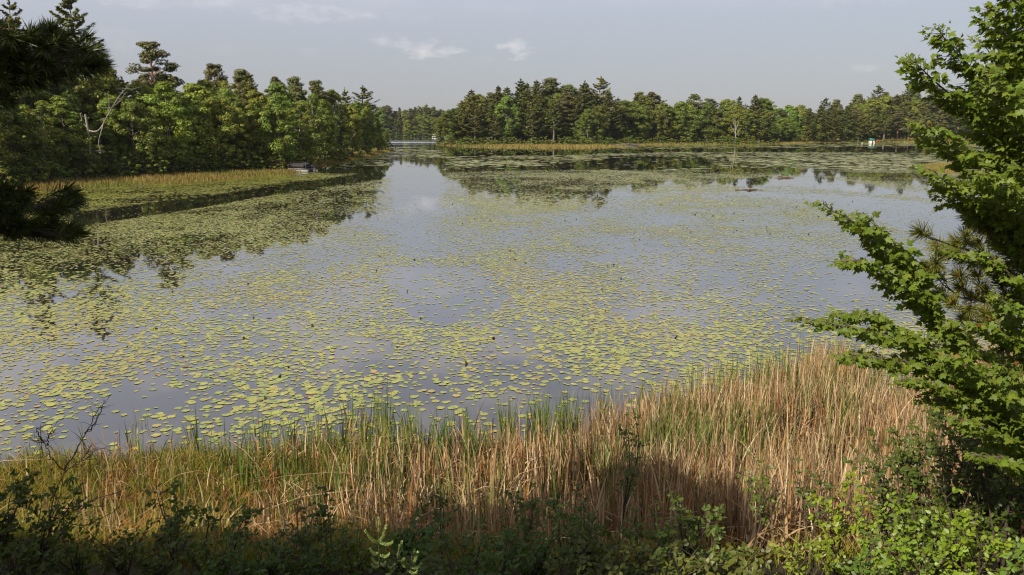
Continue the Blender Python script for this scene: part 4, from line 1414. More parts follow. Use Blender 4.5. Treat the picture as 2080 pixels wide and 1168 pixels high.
SHADE_TINT = (.68, .66, .42)  # shrub leaf tint darkened, the bank's shade put into the colour
tot_l = 0
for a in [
        (-40, 985, 8.3, "dark leafy shrub at the western edge of the bank, tallest in its thicket", 9, .55, .055, 1.1, SHADE_TINT), (60, 1010, 8.6, "dark shrub under the bare forked shrub", 9, .6, .05, 1.1, SHADE_TINT), (150, 1075, 8.2, "low dark shrub at the foot of the bare forked shrub", 8, .55, .05, 1.1, SHADE_TINT),
        (245, 1080, 8.3, "low dark shrub between the bare shrub and the leafy twin stems", 8, .55, .05, 1.0, SHADE_TINT), (340, 985, 9.0, "upright dark shrub standing over the olive sedge, first east of the bare shrub", 4, .35, .055, .9, SHADE_TINT), (445, 1005, 9.0, "upright dark shrub with a bent tip over the olive sedge", 4, .45, .055, .9, SHADE_TINT),
        (420, 1100, 8.0, "low dark shrub below the two upright sedge shrubs", 9, .6, .05, 1.1, SHADE_TINT), (540, 1090, 8.1, "low dark shrub under the rusty sedge gap", 9, .6, .05, 1.1, SHADE_TINT), (640, 1105, 8.0, "low dark shrub just west of the pale sapling", 8, .5, .05, 1.1, SHADE_TINT), (668, 1000, 9.2, "narrow dark shrub upright before the mixed reeds", 3, .18, .05, 1.0, SHADE_TINT),
        (860, 1105, 8.2, "low dark shrub just east of the pale sapling", 8, .55, .05, 1.0, SHADE_TINT), (900, 975, 9.6, "thin dark shrub with small leaf clusters among mixed reeds", 2, .2, .045, .6, SHADE_TINT), (960, 1085, 8.3, "broad low dark shrub under the middle reeds", 9, .65, .05, 1.0, SHADE_TINT), (1065, 985, 9.2, "upright dark shrub with bushy top before the middle reeds", 4, .3, .05, .9, SHADE_TINT),
        (1075, 1075, 8.3, "low dark shrub at the foot of the bushy topped shrub", 9, .6, .05, 1.1, SHADE_TINT), (1150, 990, 9.4, "slender dark shrub leaning before the rust coloured hollow", 3, .25, .05, .7, SHADE_TINT), (1190, 1050, 8.6, "dark shrub beside the black hollow in the reeds", 8, .5, .055, 1.1, SHADE_TINT), (1262, 822, 10.6, "tall thin shrub with a sparse spreading crown over the straw reeds", 3, .42, .05, .55, SHADE_TINT),
        (1310, 1080, 8.3, "low dark shrub below the tall thin sparse shrub", 9, .6, .055, 1.1, SHADE_TINT), (1400, 1010, 8.8, "dark green shrub in the shade east of the sparse tall shrub", 7, .45, .055, 1.0, SHADE_TINT), (1430, 1110, 8.0, "low shrub at the bottom of the straw reed bed", 7, .5, .05, 1.0, SHADE_TINT), (1540, 915, 10.0, "thin shrub with dark leaf sprays before the straw reeds, western of a pair", 3, .38, .05, .6, SHADE_TINT),
        (1655, 925, 9.9, "thin shrub with dark leaf sprays before the straw reeds, eastern of a pair", 3, .35, .05, .6, SHADE_TINT)]:
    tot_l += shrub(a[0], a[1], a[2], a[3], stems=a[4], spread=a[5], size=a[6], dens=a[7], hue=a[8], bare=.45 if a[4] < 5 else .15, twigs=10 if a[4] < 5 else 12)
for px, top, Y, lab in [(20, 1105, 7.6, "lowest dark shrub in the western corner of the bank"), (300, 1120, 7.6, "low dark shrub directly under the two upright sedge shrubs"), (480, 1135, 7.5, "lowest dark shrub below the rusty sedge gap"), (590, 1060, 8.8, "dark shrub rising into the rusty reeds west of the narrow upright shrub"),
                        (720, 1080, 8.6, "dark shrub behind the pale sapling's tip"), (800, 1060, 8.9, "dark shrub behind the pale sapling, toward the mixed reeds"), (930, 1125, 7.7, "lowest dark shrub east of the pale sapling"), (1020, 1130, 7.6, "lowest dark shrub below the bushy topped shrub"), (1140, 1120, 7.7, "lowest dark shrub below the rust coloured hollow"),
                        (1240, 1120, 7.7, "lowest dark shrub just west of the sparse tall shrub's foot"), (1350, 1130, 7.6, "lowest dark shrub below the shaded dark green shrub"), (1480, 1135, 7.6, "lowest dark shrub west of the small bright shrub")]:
    tot_l += shrub(px, top, Y, lab, stems=int(r5.integers(5, 9)), spread=.55, size=r5.uniform(.038, .07), dens=1.0, hue=(r5.uniform(.55, .9), r5.uniform(.55, .8), .4), bare=.1, twigs=13)  # leaf tints kept dark here too, carrying the shade
SUN_TINT = (1.75, 1.5, .5)  # yellow green leaves, tint brightened as well to carry the sunlight
for a in [(1610, 1130, 7.6, "low bright shrub alone under the straw reeds", 4, .25, .042, .8, SUN_TINT), (1715, 985, 8.4, "slim bright green shrub rising beside the straw reeds", 4, .3, .05, 1.0, SUN_TINT), (1660, 1085, 7.9, "small bright green shrub at the foot of the slim bright shrub", 4, .28, .044, .8, SUN_TINT), (1800, 1020, 8.0, "yellow green shrub in sun below the maple, western of the bright group", 6, .45, .046, .9, SUN_TINT),
          (1900, 1000, 7.6, "broadest sunlit yellow green shrub below the maple", 7, .55, .048, .9, SUN_TINT), (2000, 1020, 7.4, "sunlit yellow green shrub between the broadest one and the maple stem", 7, .5, .048, .9, SUN_TINT), (1880, 1100, 6.9, "low sunlit shrub in front of the broadest yellow green shrub", 6, .45, .046, .9, SUN_TINT), (2060, 1110, 6.9, "low shrub by the maple stem", 8, .45, .055, 1.1, (1.0, 1.05, .8)),
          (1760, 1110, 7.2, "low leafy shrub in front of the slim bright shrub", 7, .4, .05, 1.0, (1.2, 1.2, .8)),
          (1835, 865, 9.6, "dark shrub in the maple's shade beside the lily pad channel", 8, .6, .05, 1.0, SHADE_TINT), (1930, 830, 9.3, "dark tall shrub in the shade under the maple limbs", 9, .7, .05, 1.0, SHADE_TINT), (2050, 735, 9.0, "tallest dark shrub against the maple stem", 9, .7, .055, 1.0, SHADE_TINT), (1990, 840, 8.7, "dark shrub in deep shade behind the sunlit shrubs", 9, .6, .05, 1.0, SHADE_TINT), (2085, 810, 8.3, "dark shrub at the eastern edge under the maple", 9, .6, .05, 1.0, SHADE_TINT)]:
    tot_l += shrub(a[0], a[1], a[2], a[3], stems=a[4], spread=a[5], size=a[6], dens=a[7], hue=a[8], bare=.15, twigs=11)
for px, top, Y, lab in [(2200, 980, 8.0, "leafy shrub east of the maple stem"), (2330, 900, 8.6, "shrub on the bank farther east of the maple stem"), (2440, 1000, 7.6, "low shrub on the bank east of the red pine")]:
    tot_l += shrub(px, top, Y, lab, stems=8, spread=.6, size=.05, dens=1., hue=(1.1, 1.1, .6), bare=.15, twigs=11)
print("shrub leaves", tot_l)

# bare forked shrub
g = at(100, 1060, 9.0)
bz = tz(g[0], 9.0)
bare_ = empty("bare_shrub", (g[0], 9.0, bz), "bare dark forked shrub with thin twigs standing over the sedge", "shrub")
ba = Acc()
O2 = np.array([g[0], 9.0, bz])
stem = [O2 + np.array([0, 0, -.1])] + pl([(100, 1050), (118, 985), (131, 955)], 9.0, 9.05)
parts_ = [("stem", [stem], .016), ("branch", [pl([(131, 955), (150, 925), (172, 880), (196, 838), (222, 805)], 9.05, 9.3), pl([(172, 880), (188, 868), (205, 836), (212, 812)], 9.15, 9.0)], .010),
          ("branch", [pl([(131, 955), (108, 935), (95, 905), (88, 900), (60, 893)], 9.05, 8.8), pl([(95, 905), (100, 880), (112, 874)], 8.9, 8.8), pl([(88, 900), (78, 880), (74, 868)], 8.9, 8.7)], .008),
          ("branch", [pl([(131, 960), (160, 940), (195, 915), (225, 905)], 9.05, 9.4), pl([(160, 940), (178, 920), (186, 900)], 9.2, 9.3)], .007),
          ("branch", [pl([(112, 1030), (150, 1035), (200, 1010), (240, 1000), (262, 990)], 9.0, 9.2), pl([(104, 1050), (165, 1070), (215, 1050), (245, 1025)], 9.0, 8.8), pl([(150, 1035), (185, 1025), (210, 1030)], 9.0, 9.0)], .007)]
for nm, lines, r0 in parts_:
    ba = Acc()
    for li in lines:
        cv, ln = resample([np.array(q) - O2 for q in li], 14)
        cv[1:-1] += r5.normal(0, .008, (12, 3))
        ba.tube(cv, np.linspace(r0, .003, 14), 5, cap=False)
        if nm == "branch":
            for k in range(12):
                i = r5.integers(3, 13)
                d = nrm(np.array([r5.normal(), r5.normal() * .6, r5.normal(.4, .6)]))
                L_ = r5.uniform(.05, .2)
                ba.tube([cv[i], cv[i] + d * L_ * .5 + r5.normal(0, .01, 3), cv[i] + d * L_], [.003, .0025, .0015], 3, cap=False)
    ba.build(nm, M['twig'], bare_, True)

# pale conifer sapling with finger like shoots
M['pale'] = leaf_mat("pale_new_needle_sunlit", (.42, .52, .20), trans=.3, hue_var=0, val_var=0)  # pale new growth, colour raised further to stand in for sunlight
g = at(772, 1168, 5.6)
sz_ = tz(g[0], 5.6)
sap = empty("conifer_sapling", (g[0], 5.6, sz_), "pale green conifer sapling with soft finger like shoots at the picture's foot", "sapling")
O3 = np.array([g[0], 5.6, sz_])


def finger(acc, a, b, r=.012):
    """a shoot thick with short needles"""
    n = 260
    u = r6.uniform(0, 1, n)
    d = nrm(b - a)
    sd_ = rand_dirs(n, r6)
    sd_ = nrm(sd_ - d * (sd_ @ d)[:, None])
    bow = np.array([0, 0, -.02]) * (np.sin(PI * u))[:, None]
    p = a + (b - a) * u[:, None] + bow
    nd = nrm(sd_ + d * .9)
    acc.cards(p + nd * r * .6, nrm(np.cross(nd, rand_dirs(n, r6))), nd, .026 * r6.uniform(.7, 1.2, n) * (1 - .4 * u), .007, np.ones((n, 3)) * r6.uniform(.75, 1.25, (n, 1)))


sh = [[(772, 1168), (770, 1120), (769, 1078)], [(800, 1168), (806, 1140), (815, 1105)], [(828, 1168), (832, 1150), (840, 1120)]]
fing = [[((771, 1100), (784, 1066)), ((770, 1104), (742, 1078)), ((771, 1102), (797, 1100)), ((770, 1126), (752, 1114)), ((771, 1128), (790, 1124)), ((770, 1145), (757, 1134)), ((772, 1146), (782, 1142)), ((771, 1150), (756, 1146)), ((770, 1080), (769, 1052))],
        [((806, 1140), (820, 1134)), ((808, 1130), (812, 1108)), ((804, 1146), (790, 1150)), ((806, 1150), (786, 1166)), ((812, 1118), (816, 1100))],
        [((832, 1152), (817, 1142)), ((834, 1148), (848, 1122)), ((834, 1154), (856, 1144)), ((830, 1160), (846, 1160)), ((833, 1150), (822, 1136)), ((838, 1130), (842, 1116))]]
for st, fg in zip(sh, fing):
    wa_ = Acc()
    Yk = 5.6 + r6.uniform(-.12, .12)
    base_ = [np.array([0, 0, 0.0])] if st is sh[0] else [np.array([0, 0, .25])]
    cv, _ = resample(base_ + [at(a, b, Yk) - O3 for a, b in st], 10)
    wa_.tube(cv, np.linspace(.010, .004, 10), 6)
    so_ = wa_.build("stem", M['twig'], sap, True)
    fa = Acc()
    for a, b in fg:
        finger(fa, at(*a, Yk) - O3, at(*b, Yk + r6.uniform(-.06, .06)) - O3)
    fa.build("shoots", M['pale'], so_)

# trees of the wood behind the photographer: they shade the bank
for k, (kind, x, y, h, var, wide) in enumerate([('broad', -9.5, -.8, 8.9, 1, .9), ('broad', -11, 1.9, 5.0, 0, 1.4), ('broad', -11.5, 5.3, 2.8, 2, 1.9), ('wpine', -15, -5.2, 11, 1, 1.2), ('broad', -16, -3, 8.6, 4, 1.2), ('wpine', -21, -8, 14, 3, 1.0)]):
    nm = ["tall pine", "broadleaf tree"][kind == 'broad']
    tree(kind, x, y, h, 'bank', 'bank', var=var, wide=wide, label=f"{nm} of the wood behind the viewpoint on the near bank", cat="tree", group="trees behind the viewpoint")
# ------------------------------------------------------------------ boats
def place(o, px, py, z=0.0, yaw=0.0):
    g = ground(px, py, 0)
    o.location = (g[0], g[1], z)
    o.rotation_euler = (0, 0, math.radians(yaw))


def pontoon_hull(acc, y, L_, r=.30, z=.12):
    """aluminium float along x, bow at +x, with a raised pointed nose"""
    s = np.array([-L_ / 2, -L_ / 2 + .04, L_ / 2 - 1.0, L_ / 2 - .5, L_ / 2 - .15, L_ / 2])
    rr = np.array([.85, 1, 1, .85, .5, .08]) * r
    zz = z + np.array([0, 0, 0, .05, .14, .22])
    acc.tube(np.stack([s, 0 * s + y, zz], 1), rr, 14)


def motor(parent, x, y, z):
    ac = Acc()
    th = np.linspace(0, 2 * PI, 14, endpoint=False)
    rings = [np.stack([x + .22 * a * np.cos(th), y + .15 * a * np.sin(th), z + 0 * th + h], 1) for a, h in ((.7, .02), (1, .10), (1.05, .3), (.9, .45), (.45, .52))]
    ac.loft(rings)
    ac.box((x - .07, y - .05, z - .75), (x + .07, y + .05, z + .03))
    ac.tube([(x - .22, y, z - .72), (x + .1, y, z - .72), (x + .2, y, z - .72)], [.06, .07, .02], 8)
    ac.box((x - .02, y - .16, z - .6), (x + .16, y + .16, z - .57))
    return ac.build("outboard_motor", M['black'], parent, False)


pb = empty("pontoon_boat", (0, 0, 0), "moored aluminium pontoon boat under a dark cover at the edge of the west wood", "boat")
place(pb, 612, 348.5, 0, 150)
pb.scale = (.92, .92, .92)
Lb, Wb = 5.2, 2.3
for y in (-.85, .85):
    ac = Acc()
    pontoon_hull(ac, y, Lb)
    ac.build("pontoon", M['alu'], pb, True)
ac = Acc()
ac.box((-Lb / 2 + .25, -Wb / 2, .46), (Lb / 2 - .35, Wb / 2, .54))
ac.box((-Lb / 2 + .25, -Wb / 2 - .02, .40), (Lb / 2 - .35, -Wb / 2 - .002, .60))
ac.box((-Lb / 2 + .25, Wb / 2 + .002, .40), (Lb / 2 - .35, Wb / 2 + .02, .60))
ac.build("deck", M['alu'], pb)
for sgn, nm in ((-1, "rail_panel"), (1, "rail_panel")):
    ac = Acc()
    y = sgn * (Wb / 2 - .06)
    ac.box((-Lb / 2 + .9, y - .012, .60), (Lb / 2 - .6, y + .012, 1.12))
    for x in np.linspace(-Lb / 2 + .9, Lb / 2 - .6, 7):
        ac.tube([(x, y + sgn * .03, .54), (x, y + sgn * .03, 1.22)], .02, 6)
    ac.tube([(-Lb / 2 + .9, y + sgn * .03, 1.22), (Lb / 2 - .6, y + sgn * .03, 1.22)], .02, 6)
    ac.build(nm, M['alu'], pb)
ac = Acc()
xs_ = np.linspace(-Lb / 2 + .8, Lb / 2 - .55, 12)
prof = [(-1.26, .78), (-1.25, 1.20), (-.9, 1.36), (-.3, 1.52), (.3, 1.52), (.9, 1.36), (1.25, 1.20), (1.26, .78)]
rings = []
for i, x in enumerate(xs_):
    k = 1 + .06 * math.sin(i * 2.3)
    hgt = -.12 + .10 * math.sin(PI * (i + .5) / 12) * k + (.16 if 1 < i < 4 else 0) + (.08 if i > 9 else 0)
    rings.append([(x, y, z + (hgt if abs(y) < 1 else 0)) for y, z in prof])
ac.loft(rings)
ac.build("mooring_cover", M['canvas'], pb)
for x, y in ((-Lb / 2 + .4, 1.05), (-Lb / 2 + .4, -1.05), (Lb / 2 - .5, -1.05), (Lb / 2 - .5, 1.05)):
    ac = Acc()
    ac.tube([(x, y, .54), (x, y, 1.75)], .022, 6)
    ac.build("post", M['alu'], pb)
motor(pb, -Lb / 2 - .12, 0, .75)

# boat with a teal canopy at the east shore
tb = empty("canopy_boat", (0, 0, 0), "white pontoon boat with a teal canopy moored off the hillside wood", "boat")
place(tb, 1770, 291.0, 0, 82)
tb.scale = (.85, .85, .85)
for y in (-.85, .85):
    ac = Acc()
    pontoon_hull(ac, y, 5.2, .36, .18)
    ac.build("pontoon", M['white'], tb, True)
ac = Acc()
ac.box((-2.4, -1.25, .55), (2.3, 1.25, .66))
ac.build("deck", M['white'], tb)
ac = Acc()
for y in (-1.2, 1.2):
    ac.box((-1.9, y - .03, .66), (2.1, y + .03, 1.35))
ac.box((-1.95, -1.2, .66), (-1.9, -.35, 1.35))
ac.box((-1.95, .35, .66), (-1.9, 1.2, 1.35))
ac.build("rail_panel", M['white'], tb)
ac = Acc()
rings = [[(x, y, 2.55 + .22 * math.cos(y / 1.3 * PI / 2) + dz) for y, dz in ((-1.25, -.10), (-.8, 0), (0, 0), (.8, 0), (1.25, -.10), (1.25, -.16), (0, -.06), (-1.25, -.16))] for x in (-1.8, -.6, .6, 1.8)]
ac.loft(rings)
ac.box((-1.86, -1.2, 1.72), (-1.82, 1.2, 2.2))
ac.build("canopy", M['teal'], tb)
for x in (-1.7, 1.7):
    for y in (-1.2, 1.2):
        ac = Acc()
        ac.tube([(x, y, 1.35), (x, y, 2.55)], .03, 6)
        ac.build("canopy_pole", M['alu'], tb)
motor(tb, -2.7, 0, .85)


def canoe(name, label, px, py, L_, W_, H_, mat, yaw, z, cat="boat", flip=False):
    r = empty(name, (0, 0, 0), label, cat)
    g = ground(px, py)
    r.location = (g[0], g[1], z)
    r.rotation_euler = (PI if flip else 0, 0, math.radians(yaw))
    ac = Acc()
    n = 15
    rings = []
    for i in range(n):
        u = -1 + 2 * i / (n - 1)
        w_ = W_ / 2 * max(.03, (1 - u * u) ** .6)
        rise = .25 * H_ * abs(u) ** 3
        ang = np.linspace(0, PI, 9)
        outer = [(u * L_ / 2, -w_ * math.cos(a), rise + H_ - H_ * math.sin(a) ** .7 * (1 - .25 * u * u)) for a in ang]
        inner = [(u * L_ / 2 * .98, -w_ * .9 * math.cos(a), rise + H_ - H_ * .9 * math.sin(a) ** .7 * (1 - .25 * u * u)) for a in ang[::-1]]
        rings.append(outer + inner)
    ac.loft(rings)
    ac.build("hull", M[mat], r, True)
    ac = Acc()
    for x in (-L_ * .2, L_ * .2):
        ac.box((x - .1, -W_ * .40, H_ * .75), (x + .1, W_ * .40, H_ * .82))
    ac.build("seat", M['wood'], r)
    return r


canoe("rowing_boat", "rust red rowing boat drawn up beside the teal canopy boat", 1785, 288.0, 3.4, 1.25, .75, 'redboat', 25, .15)
canoe("rowing_boat", "blue rowing boat at the far end of the narrows by the peninsula", 907, 281.0, 4.0, 1.6, 1.3, 'blueboat', 10, .0)
wb = empty("cabin_boat", (0, 0, 0), "small white boat with a flat white canopy far out in the narrows", "boat")
place(wb, 883, 279.3, 0, 12)
ac = Acc()
th = np.linspace(0, PI, 7)
rings = [[(x, -w_ * math.cos(a), zr + .85 - .85 * math.sin(a) ** .6) for a in th] for x, w_, zr in ((-2.2, 1.0, 0), (-1, 1.1, 0), (.6, 1.05, 0), (1.7, .6, .15), (2.3, .08, .35))]
ac.loft(rings)
ac.build("hull", M['white'], wb)
ac = Acc()
ac.box((-1.7, -1.05, 2.35), (1.1, 1.05, 2.5))
ac.box((-1.5, -.95, 2.5), (.9, .95, 2.58))
ac.build("canopy", M['white'], wb)
for x in (-1.6, 1.0):
    for y in (-.95, .95):
        ac = Acc()
        ac.tube([(x, y, .8), (x, y, 2.35)], .04, 6)
        ac.build("canopy_pole", M['alu'], wb)
ac = Acc()
ac.box((-.2, -.5, .85), (.6, .5, 1.45))
ac.build("console", M['white'], wb)

# shed at the tip of the peninsula
sg = ground(921, 286.6)
sz0 = tz(sg[0], sg[1])
shd = empty("boat_shed", (sg[0], sg[1], max(sz0, .1)), "little pale pink shed with a dark red roof at the peninsula's tip", "shed", None, math.radians(15))
ac = Acc()
ac.box((-1.7, -1.2, -.4), (1.7, 1.2, 1.7))
ac.build("wall", M['pinkwall'], shd)
ac = Acc()
ac.loft([[(x, -1.5, 1.60), (x, 0, 2.45), (x, 1.5, 1.60), (x, 1.5, 1.72), (x, 0, 2.60), (x, -1.5, 1.72)] for x in (-2, 2)])
ac.build("roof", solid_mat("dark_red_roof", (.14, .05, .04), .8), shd)
ac = Acc()
ac.box((-.5, -1.235, -.1), (.4, -1.203, 1.45))
ac.build("door", M['white'], shd)


# ------------------------------------------------------------------ snags, logs and posts
def snag(px0, py0, Y, lines, label, mat, z0=None):
    g = at(px0, py0, Y)
    z = tz(g[0], Y)
    r = empty("dead_tree", (g[0], Y, z), label, "dead tree")
    O4 = np.array([g[0], Y, z])
    for i, (line, ra, rb) in enumerate(lines):
        ac = Acc()
        cv, ln = resample([at(a, b, Y + dy) - O4 for a, b, dy in line], 12)
        if i == 0:
            cv[0, 2] = -.3
        ac.tube(cv, np.linspace(ra, rb, 12), 7)
        if i:
            for k in range(7):
                j = r5.integers(4, 12)
                d = nrm(np.array([r5.normal(), r5.normal(), r5.normal(.5, .6)]))
                L_ = ln * r5.uniform(.08, .25)
                ac.tube([cv[j], cv[j] + d * L_ * .5 + r5.normal(0, .05 * L_, 3), cv[j] + d * L_], [rb * 1.2, rb, rb * .4], 4, cap=False)
        ac.build("trunk" if i == 0 else "branch", mat, r, True)
    return r


Yb = ds(190) + 3.0
snag(186, 372, Yb, [([(188, 370, 0), (184, 320, 0), (180, 270, 0), (173, 232, 0)], .17, .13), ([(181, 265, 0), (193, 272, -.3), (203, 268, -.5), (215, 240, -.6), (232, 212, -.5), (243, 190, -.3), (256, 180, 0)], .11, .025),
                    ([(210, 250, -.5), (205, 270, -.8), (199, 288, -1), (205, 312, -1)], .07, .025), ([(220, 232, -.5), (222, 210, -.8), (219, 190, -1)], .05, .02), ([(179, 262, 0), (168, 248, .3), (163, 232, .4)], .06, .03), ([(228, 218, -.4), (245, 205, -.6), (252, 192, -.8)], .04, .02)],
     "broken white birch with a bare pale limb sweeping up in the west wood", M['bbark'])
snag(1494, 286, 391, [([(1494, 286, 0), (1494, 265, 0), (1493, 240, 0)], .30, .10), ([(1494, 272, 0), (1488, 262, 0), (1484, 255, 0)], .14, .06), ([(1494, 265, 0), (1499, 254, 0), (1501, 246, 0)], .14, .06), ([(1493, 258, 0), (1489, 248, 0), (1489, 240, 0)], .12, .05), ([(1494, 276, 0), (1500, 268, 0), (1503, 262, 0)], .12, .05)],
     "bare whitish dead tree before the green front of the peninsula wood", M['bbark'])
snag(618, 330, ds(618) + 4.5, [([(612, 345, 0), (617, 290, 0), (623, 250, 0), (627, 224, 0)], .13, .05), ([(620, 265, 0), (614, 250, .3), (612, 238, .3)], .05, .02), ([(623, 248, 0), (631, 238, .2), (634, 228, .2)], .05, .02)],
     "thin leaning grey dead trunk above the pontoon boat", M['bark'])


def log_pile(px, py, w_, h_, n, label, cat, name, mat):
    g = ground(px, py)
    r = empty(name, (g[0], g[1], 0), label, cat)
    ac = Acc()
    for k in range(n):
        a = r5.normal(0, .5)
        L_ = w_ * r5.uniform(.35, .9)
        c = np.array([r5.uniform(-.5, .5) * (w_ - L_ * .6), r5.normal(0, .18) * w_ * .5, r5.uniform(-.05, 1) * h_ * r5.uniform(.2, 1)])
        d = np.array([math.cos(a), math.sin(a), r5.normal(0, .08)]) * L_ / 2
        ac.tube([c - d, c + r5.normal(0, .02 * L_, 3), c + d], [.025 * w_ ** .5 + .02, .035 * w_ ** .5 + .02, .02], 6)
    ac.build("sticks", mat, r)
    th = np.linspace(0, 2 * PI, 20, endpoint=False)
    md = Acc()
    md.loft([np.stack([w_ / 2 * k * np.cos(th) * (1 + .1 * np.sin(3 * th)), w_ * .32 * k * np.sin(th), 0 * th + z], 1) for k, z in ((1.05, -.3), (.95, h_ * .12), (.6, h_ * .5), (.2, h_ * .7))])
    md.build("mud", M['earthdark'], r, True)


M['earthdark'] = solid_mat("dark_mud", (.045, .040, .032), .9, var=.4, scale=3)
log_pile(1522, 386, 2.6, .16, 10, "low dark mud bank with sticks breaking the open water, nearer of two", "mud bank", "mud_bank", M['wood'])
log_pile(1594, 361.5, 2.8, .22, 12, "low bank of pale sticks in the open water, farther of two", "mud bank", "mud_bank", M['wood'])
log_pile(1276, 296.5, 9.0, 1.2, 60, "brown brush heap at the edge of the peninsula's sedge", "brush heap", "brush_heap", M['wood'])
for px, py, h_, lab in ((1744, 284.5, 1.7, "pale post on the grass west of the teal canopy boat, farther of two"), (1751, 285, 1.9, "pale post on the grass west of the teal canopy boat, nearer of two"), (1792, 284.5, 2.3, "white post beside the red rowing boat"), (1751, 292.5, .8, "white marker post standing in the water by the canopy boat")):
    g = ground(px, py)
    ac = Acc()
    ac.tube([(0, 0, -.5), (0, 0, h_ * .7), (.03, 0, h_ * .92), (.03, 0, h_)], [.16, .15, .15, .05], 8)
    o = ac.build("post", M['white'])
    o.location = (g[0], g[1], max(0, tz(g[0], g[1])))
    tag(o, lab, "post", "posts by the east shore")
# ------------------------------------------------------------------ light and sky
SUN_DIR = nrm(np.array([-.58, -.56, .59]))
el = math.asin(SUN_DIR[2])
az = math.atan2(SUN_DIR[0], SUN_DIR[1])
sd = bpy.data.lights.new("sun", 'SUN')
sd.energy = 5.0
sd.angle = math.radians(.5)
sd.color = (1, .90, .71)
so = bpy.data.objects.new("sun", sd)
C.objects.link(so)
so.rotation_euler = Vector((-SUN_DIR[0], -SUN_DIR[1], -SUN_DIR[2])).to_track_quat('-Z', 'Y').to_euler()
so.location = tuple(SUN_DIR * 60)

w = bpy.data.worlds.new("World")
bpy.context.scene.world = w
w.use_nodes = True
nt = w.node_tree
nt.nodes.clear()
N, L = nt.nodes, nt.links
sky = N.new("ShaderNodeTexSky")
sky.sky_type = 'NISHITA'
sky.sun_disc = False
sky.sun_elevation = el
sky.sun_rotation = az
sky.altitude = 400
sky.air_density = 1.0
sky.dust_density = 1.5
sky.ozone_density = 1.0


def mth(op, a, b=None, c=None):
    n = N.new("ShaderNodeMath")
    n.operation = op
    for i, v in enumerate((a, b, c)):
        if v is None:
            continue
        if isinstance(v, (int, float)):
            n.inputs[i].default_value = v
        else:
            L.new(v, n.inputs[i])
    return n.outputs[0]


tc = N.new("ShaderNodeTexCoord")
sep = N.new("ShaderNodeSeparateXYZ")
L.new(tc.outputs["Generated"], sep.inputs[0])
A = mth('ARCTAN2', sep.outputs[0], sep.outputs[1])
Ez = mth('ARCSINE', sep.outputs[2])
cmb = N.new("ShaderNodeCombineXYZ")
L.new(mth('MULTIPLY', A, 40), cmb.inputs[0])
L.new(mth('MULTIPLY', Ez, 95), cmb.inputs[1])
no = N.new("ShaderNodeTexNoise")
no.inputs["Scale"].default_value = 1.0
no.inputs["Detail"].default_value = 7
no.inputs["Roughness"].default_value = .62
L.new(cmb.outputs[0], no.inputs["Vector"])
nf = mth('SUBTRACT', no.outputs[0], .5)
tot = None
# small clouds where the photograph shows them: pixel centre, half width, half height, strength
for px, py, hw, hh, st in [(865, 100, 70, 20, .75), (905, 104, 38, 12, .8), (832, 92, 30, 13, .7), (1046, 98, 36, 20, .85), (772, 80, 28, 12, .45), (1735, 138, 38, 11, .35), (640, 26, 120, 18, .55), (580, 30, 40, 14, .4), (690, 28, 50, 16, .4),
                           (440, 8, 90, 16, .45), (290, 2, 70, 14, .4), (630, 105, 30, 10, .15), (1000, 122, 30, 8, .15), (450, 100, 40, 12, .12), (1740, -4, 140, 16, .25), (830, 34, 60, 14, .12), (240, 75, 60, 25, .15)]:
    d = ray(px, py)
    a0, e0 = math.atan2(d[0], d[1]), math.asin(d[2] / np.linalg.norm(d))
    wa_, we_ = hw / F_PX, hh / F_PX
    q = mth('ADD', mth('POWER', mth('DIVIDE', mth('ABSOLUTE', mth('SUBTRACT', A, a0)), wa_), 2.0), mth('POWER', mth('DIVIDE', mth('ABSOLUTE', mth('SUBTRACT', Ez, e0)), we_), 2.0))
    v = mth('ADD', mth('SUBTRACT', 1.0, q), mth('MULTIPLY', nf, 6.0))
    v = mth('MULTIPLY', mth('MINIMUM', mth('MAXIMUM', mth('MULTIPLY', v, .28), 0), 1), st)
    tot = v if tot is None else mth('MAXIMUM', tot, v)
# thin broken cloud higher up
cm2 = N.new("ShaderNodeCombineXYZ")
L.new(mth('MULTIPLY', A, 7), cm2.inputs[0])
L.new(mth('MULTIPLY', Ez, 14), cm2.inputs[1])
n2 = N.new("ShaderNodeTexNoise")
n2.inputs["Scale"].default_value = 1.0
n2.inputs["Detail"].default_value = 6
L.new(cm2.outputs[0], n2.inputs["Vector"])
hi = mth('MULTIPLY', mth('MINIMUM', mth('MAXIMUM', mth('ADD', mth('MULTIPLY', mth('SUBTRACT', n2.outputs[0], .5), 6.0), .42), 0.1), 1), mth('MINIMUM', mth('MAXIMUM', mth('MULTIPLY', mth('SUBTRACT', Ez, .13), 6), 0), .8))
hi = mth('MULTIPLY', hi, mth('MINIMUM', mth('MAXIMUM', mth('MULTIPLY', mth('SUBTRACT', .85, Ez), 3), 0), 1))
hi = mth('MULTIPLY', hi, mth('MINIMUM', mth('MAXIMUM', mth('MULTIPLY', mth('SUBTRACT', 1.5, mth('ABSOLUTE', A)), 1.5), 0.15), 1))
tot = mth('MAXIMUM', tot, hi)
veil = N.new("ShaderNodeMix")           # the hazy veil over the whole sky
veil.data_type = 'RGBA'
veil.inputs[0].default_value = .75
veil.inputs[7].default_value = (3.55, 3.5, 3.9, 1)
L.new(sky.outputs[0], veil.inputs[6])
mx = N.new("ShaderNodeMix")
mx.data_type = 'RGBA'
L.new(tot, mx.inputs[0])
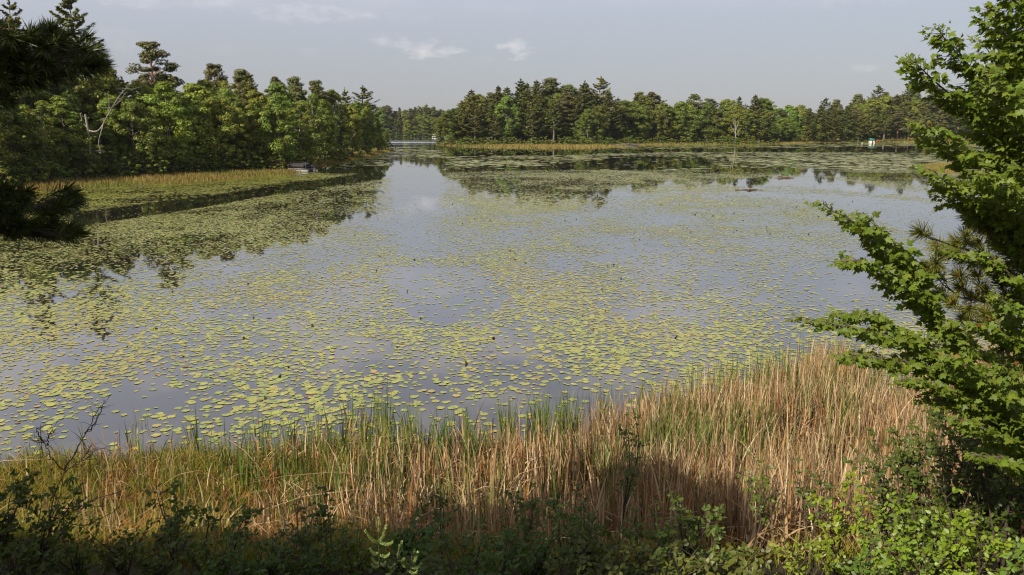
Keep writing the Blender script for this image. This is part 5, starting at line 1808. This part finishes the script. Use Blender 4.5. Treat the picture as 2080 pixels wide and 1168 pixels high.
# the haze glows brighter ahead, higher up, under the thin cloud
gl = mth('MULTIPLY', mth('MINIMUM', mth('MAXIMUM', mth('POWER', mth('MAXIMUM', mth('MULTIPLY', Ez, 2.4), 0), 2.0), 0), .27), mth('MINIMUM', mth('MAXIMUM', mth('MULTIPLY', mth('SUBTRACT', 1.75, mth('ABSOLUTE', A)), 1.6), 0), 1))
gl = mth('MULTIPLY', gl, mth('MINIMUM', mth('MAXIMUM', mth('MULTIPLY', mth('SUBTRACT', 1.0, Ez), 2.2), 0), 1))
vs = N.new("ShaderNodeVectorMath")
vs.operation = 'SCALE'
L.new(veil.outputs[2], vs.inputs[0])
L.new(mth('ADD', mth('MULTIPLY', mth('MULTIPLY', gl, 2.1), mth('SUBTRACT', 1.0, mth('MULTIPLY', A, .55))), 1.0), vs.inputs[3])
L.new(vs.outputs[0], mx.inputs[6])
mx.inputs[7].default_value = (8.4, 7.9, 8.0, 1)
bg = N.new("ShaderNodeBackground")
bg.inputs[1].default_value = .092
L.new(mx.outputs[2], bg.inputs[0])
wo = N.new("ShaderNodeOutputWorld")
L.new(bg.outputs[0], wo.inputs[0])

# the air: one even box of thin haze round everything
hz = Acc()
hz.box((-1650, -900, -3.0), (1650, 1620, 90))
hm, nt, N, L = new_mat("haze_air")
pv = N.new("ShaderNodeVolumePrincipled")
pv.inputs["Color"].default_value = (.80, .87, 1.0, 1)
pv.inputs["Density"].default_value = .00006
pv.inputs["Anisotropy"].default_value = .2
ho = N.new("ShaderNodeOutputMaterial")
L.new(pv.outputs[0], ho.inputs["Volume"])
tag(hz.build("haze", hm), "thin pale haze in the air over the lake", "haze", None, "stuff")

sc = bpy.context.scene
sc.cycles.volume_bounces = 0
sc.view_settings.view_transform = 'Standard'
sc.view_settings.look = 'None'
sc.view_settings.exposure = 0.35
sc.view_settings.gamma = 1.0
sc.cycles.use_denoising = True
sc.cycles.denoiser = 'OPENIMAGEDENOISE'
sc.cycles.denoising_input_passes = 'RGB_ALBEDO_NORMAL'
sc.cycles.denoising_prefilter = 'ACCURATE'
sc.cycles.max_bounces = 6
sc.cycles.diffuse_bounces = 2
sc.cycles.glossy_bounces = 3
sc.cycles.transmission_bounces = 3
sc.cycles.caustics_reflective = False
sc.cycles.caustics_refractive = False
sc.cycles.filter_width = 1.2
sc.render.film_transparent = False
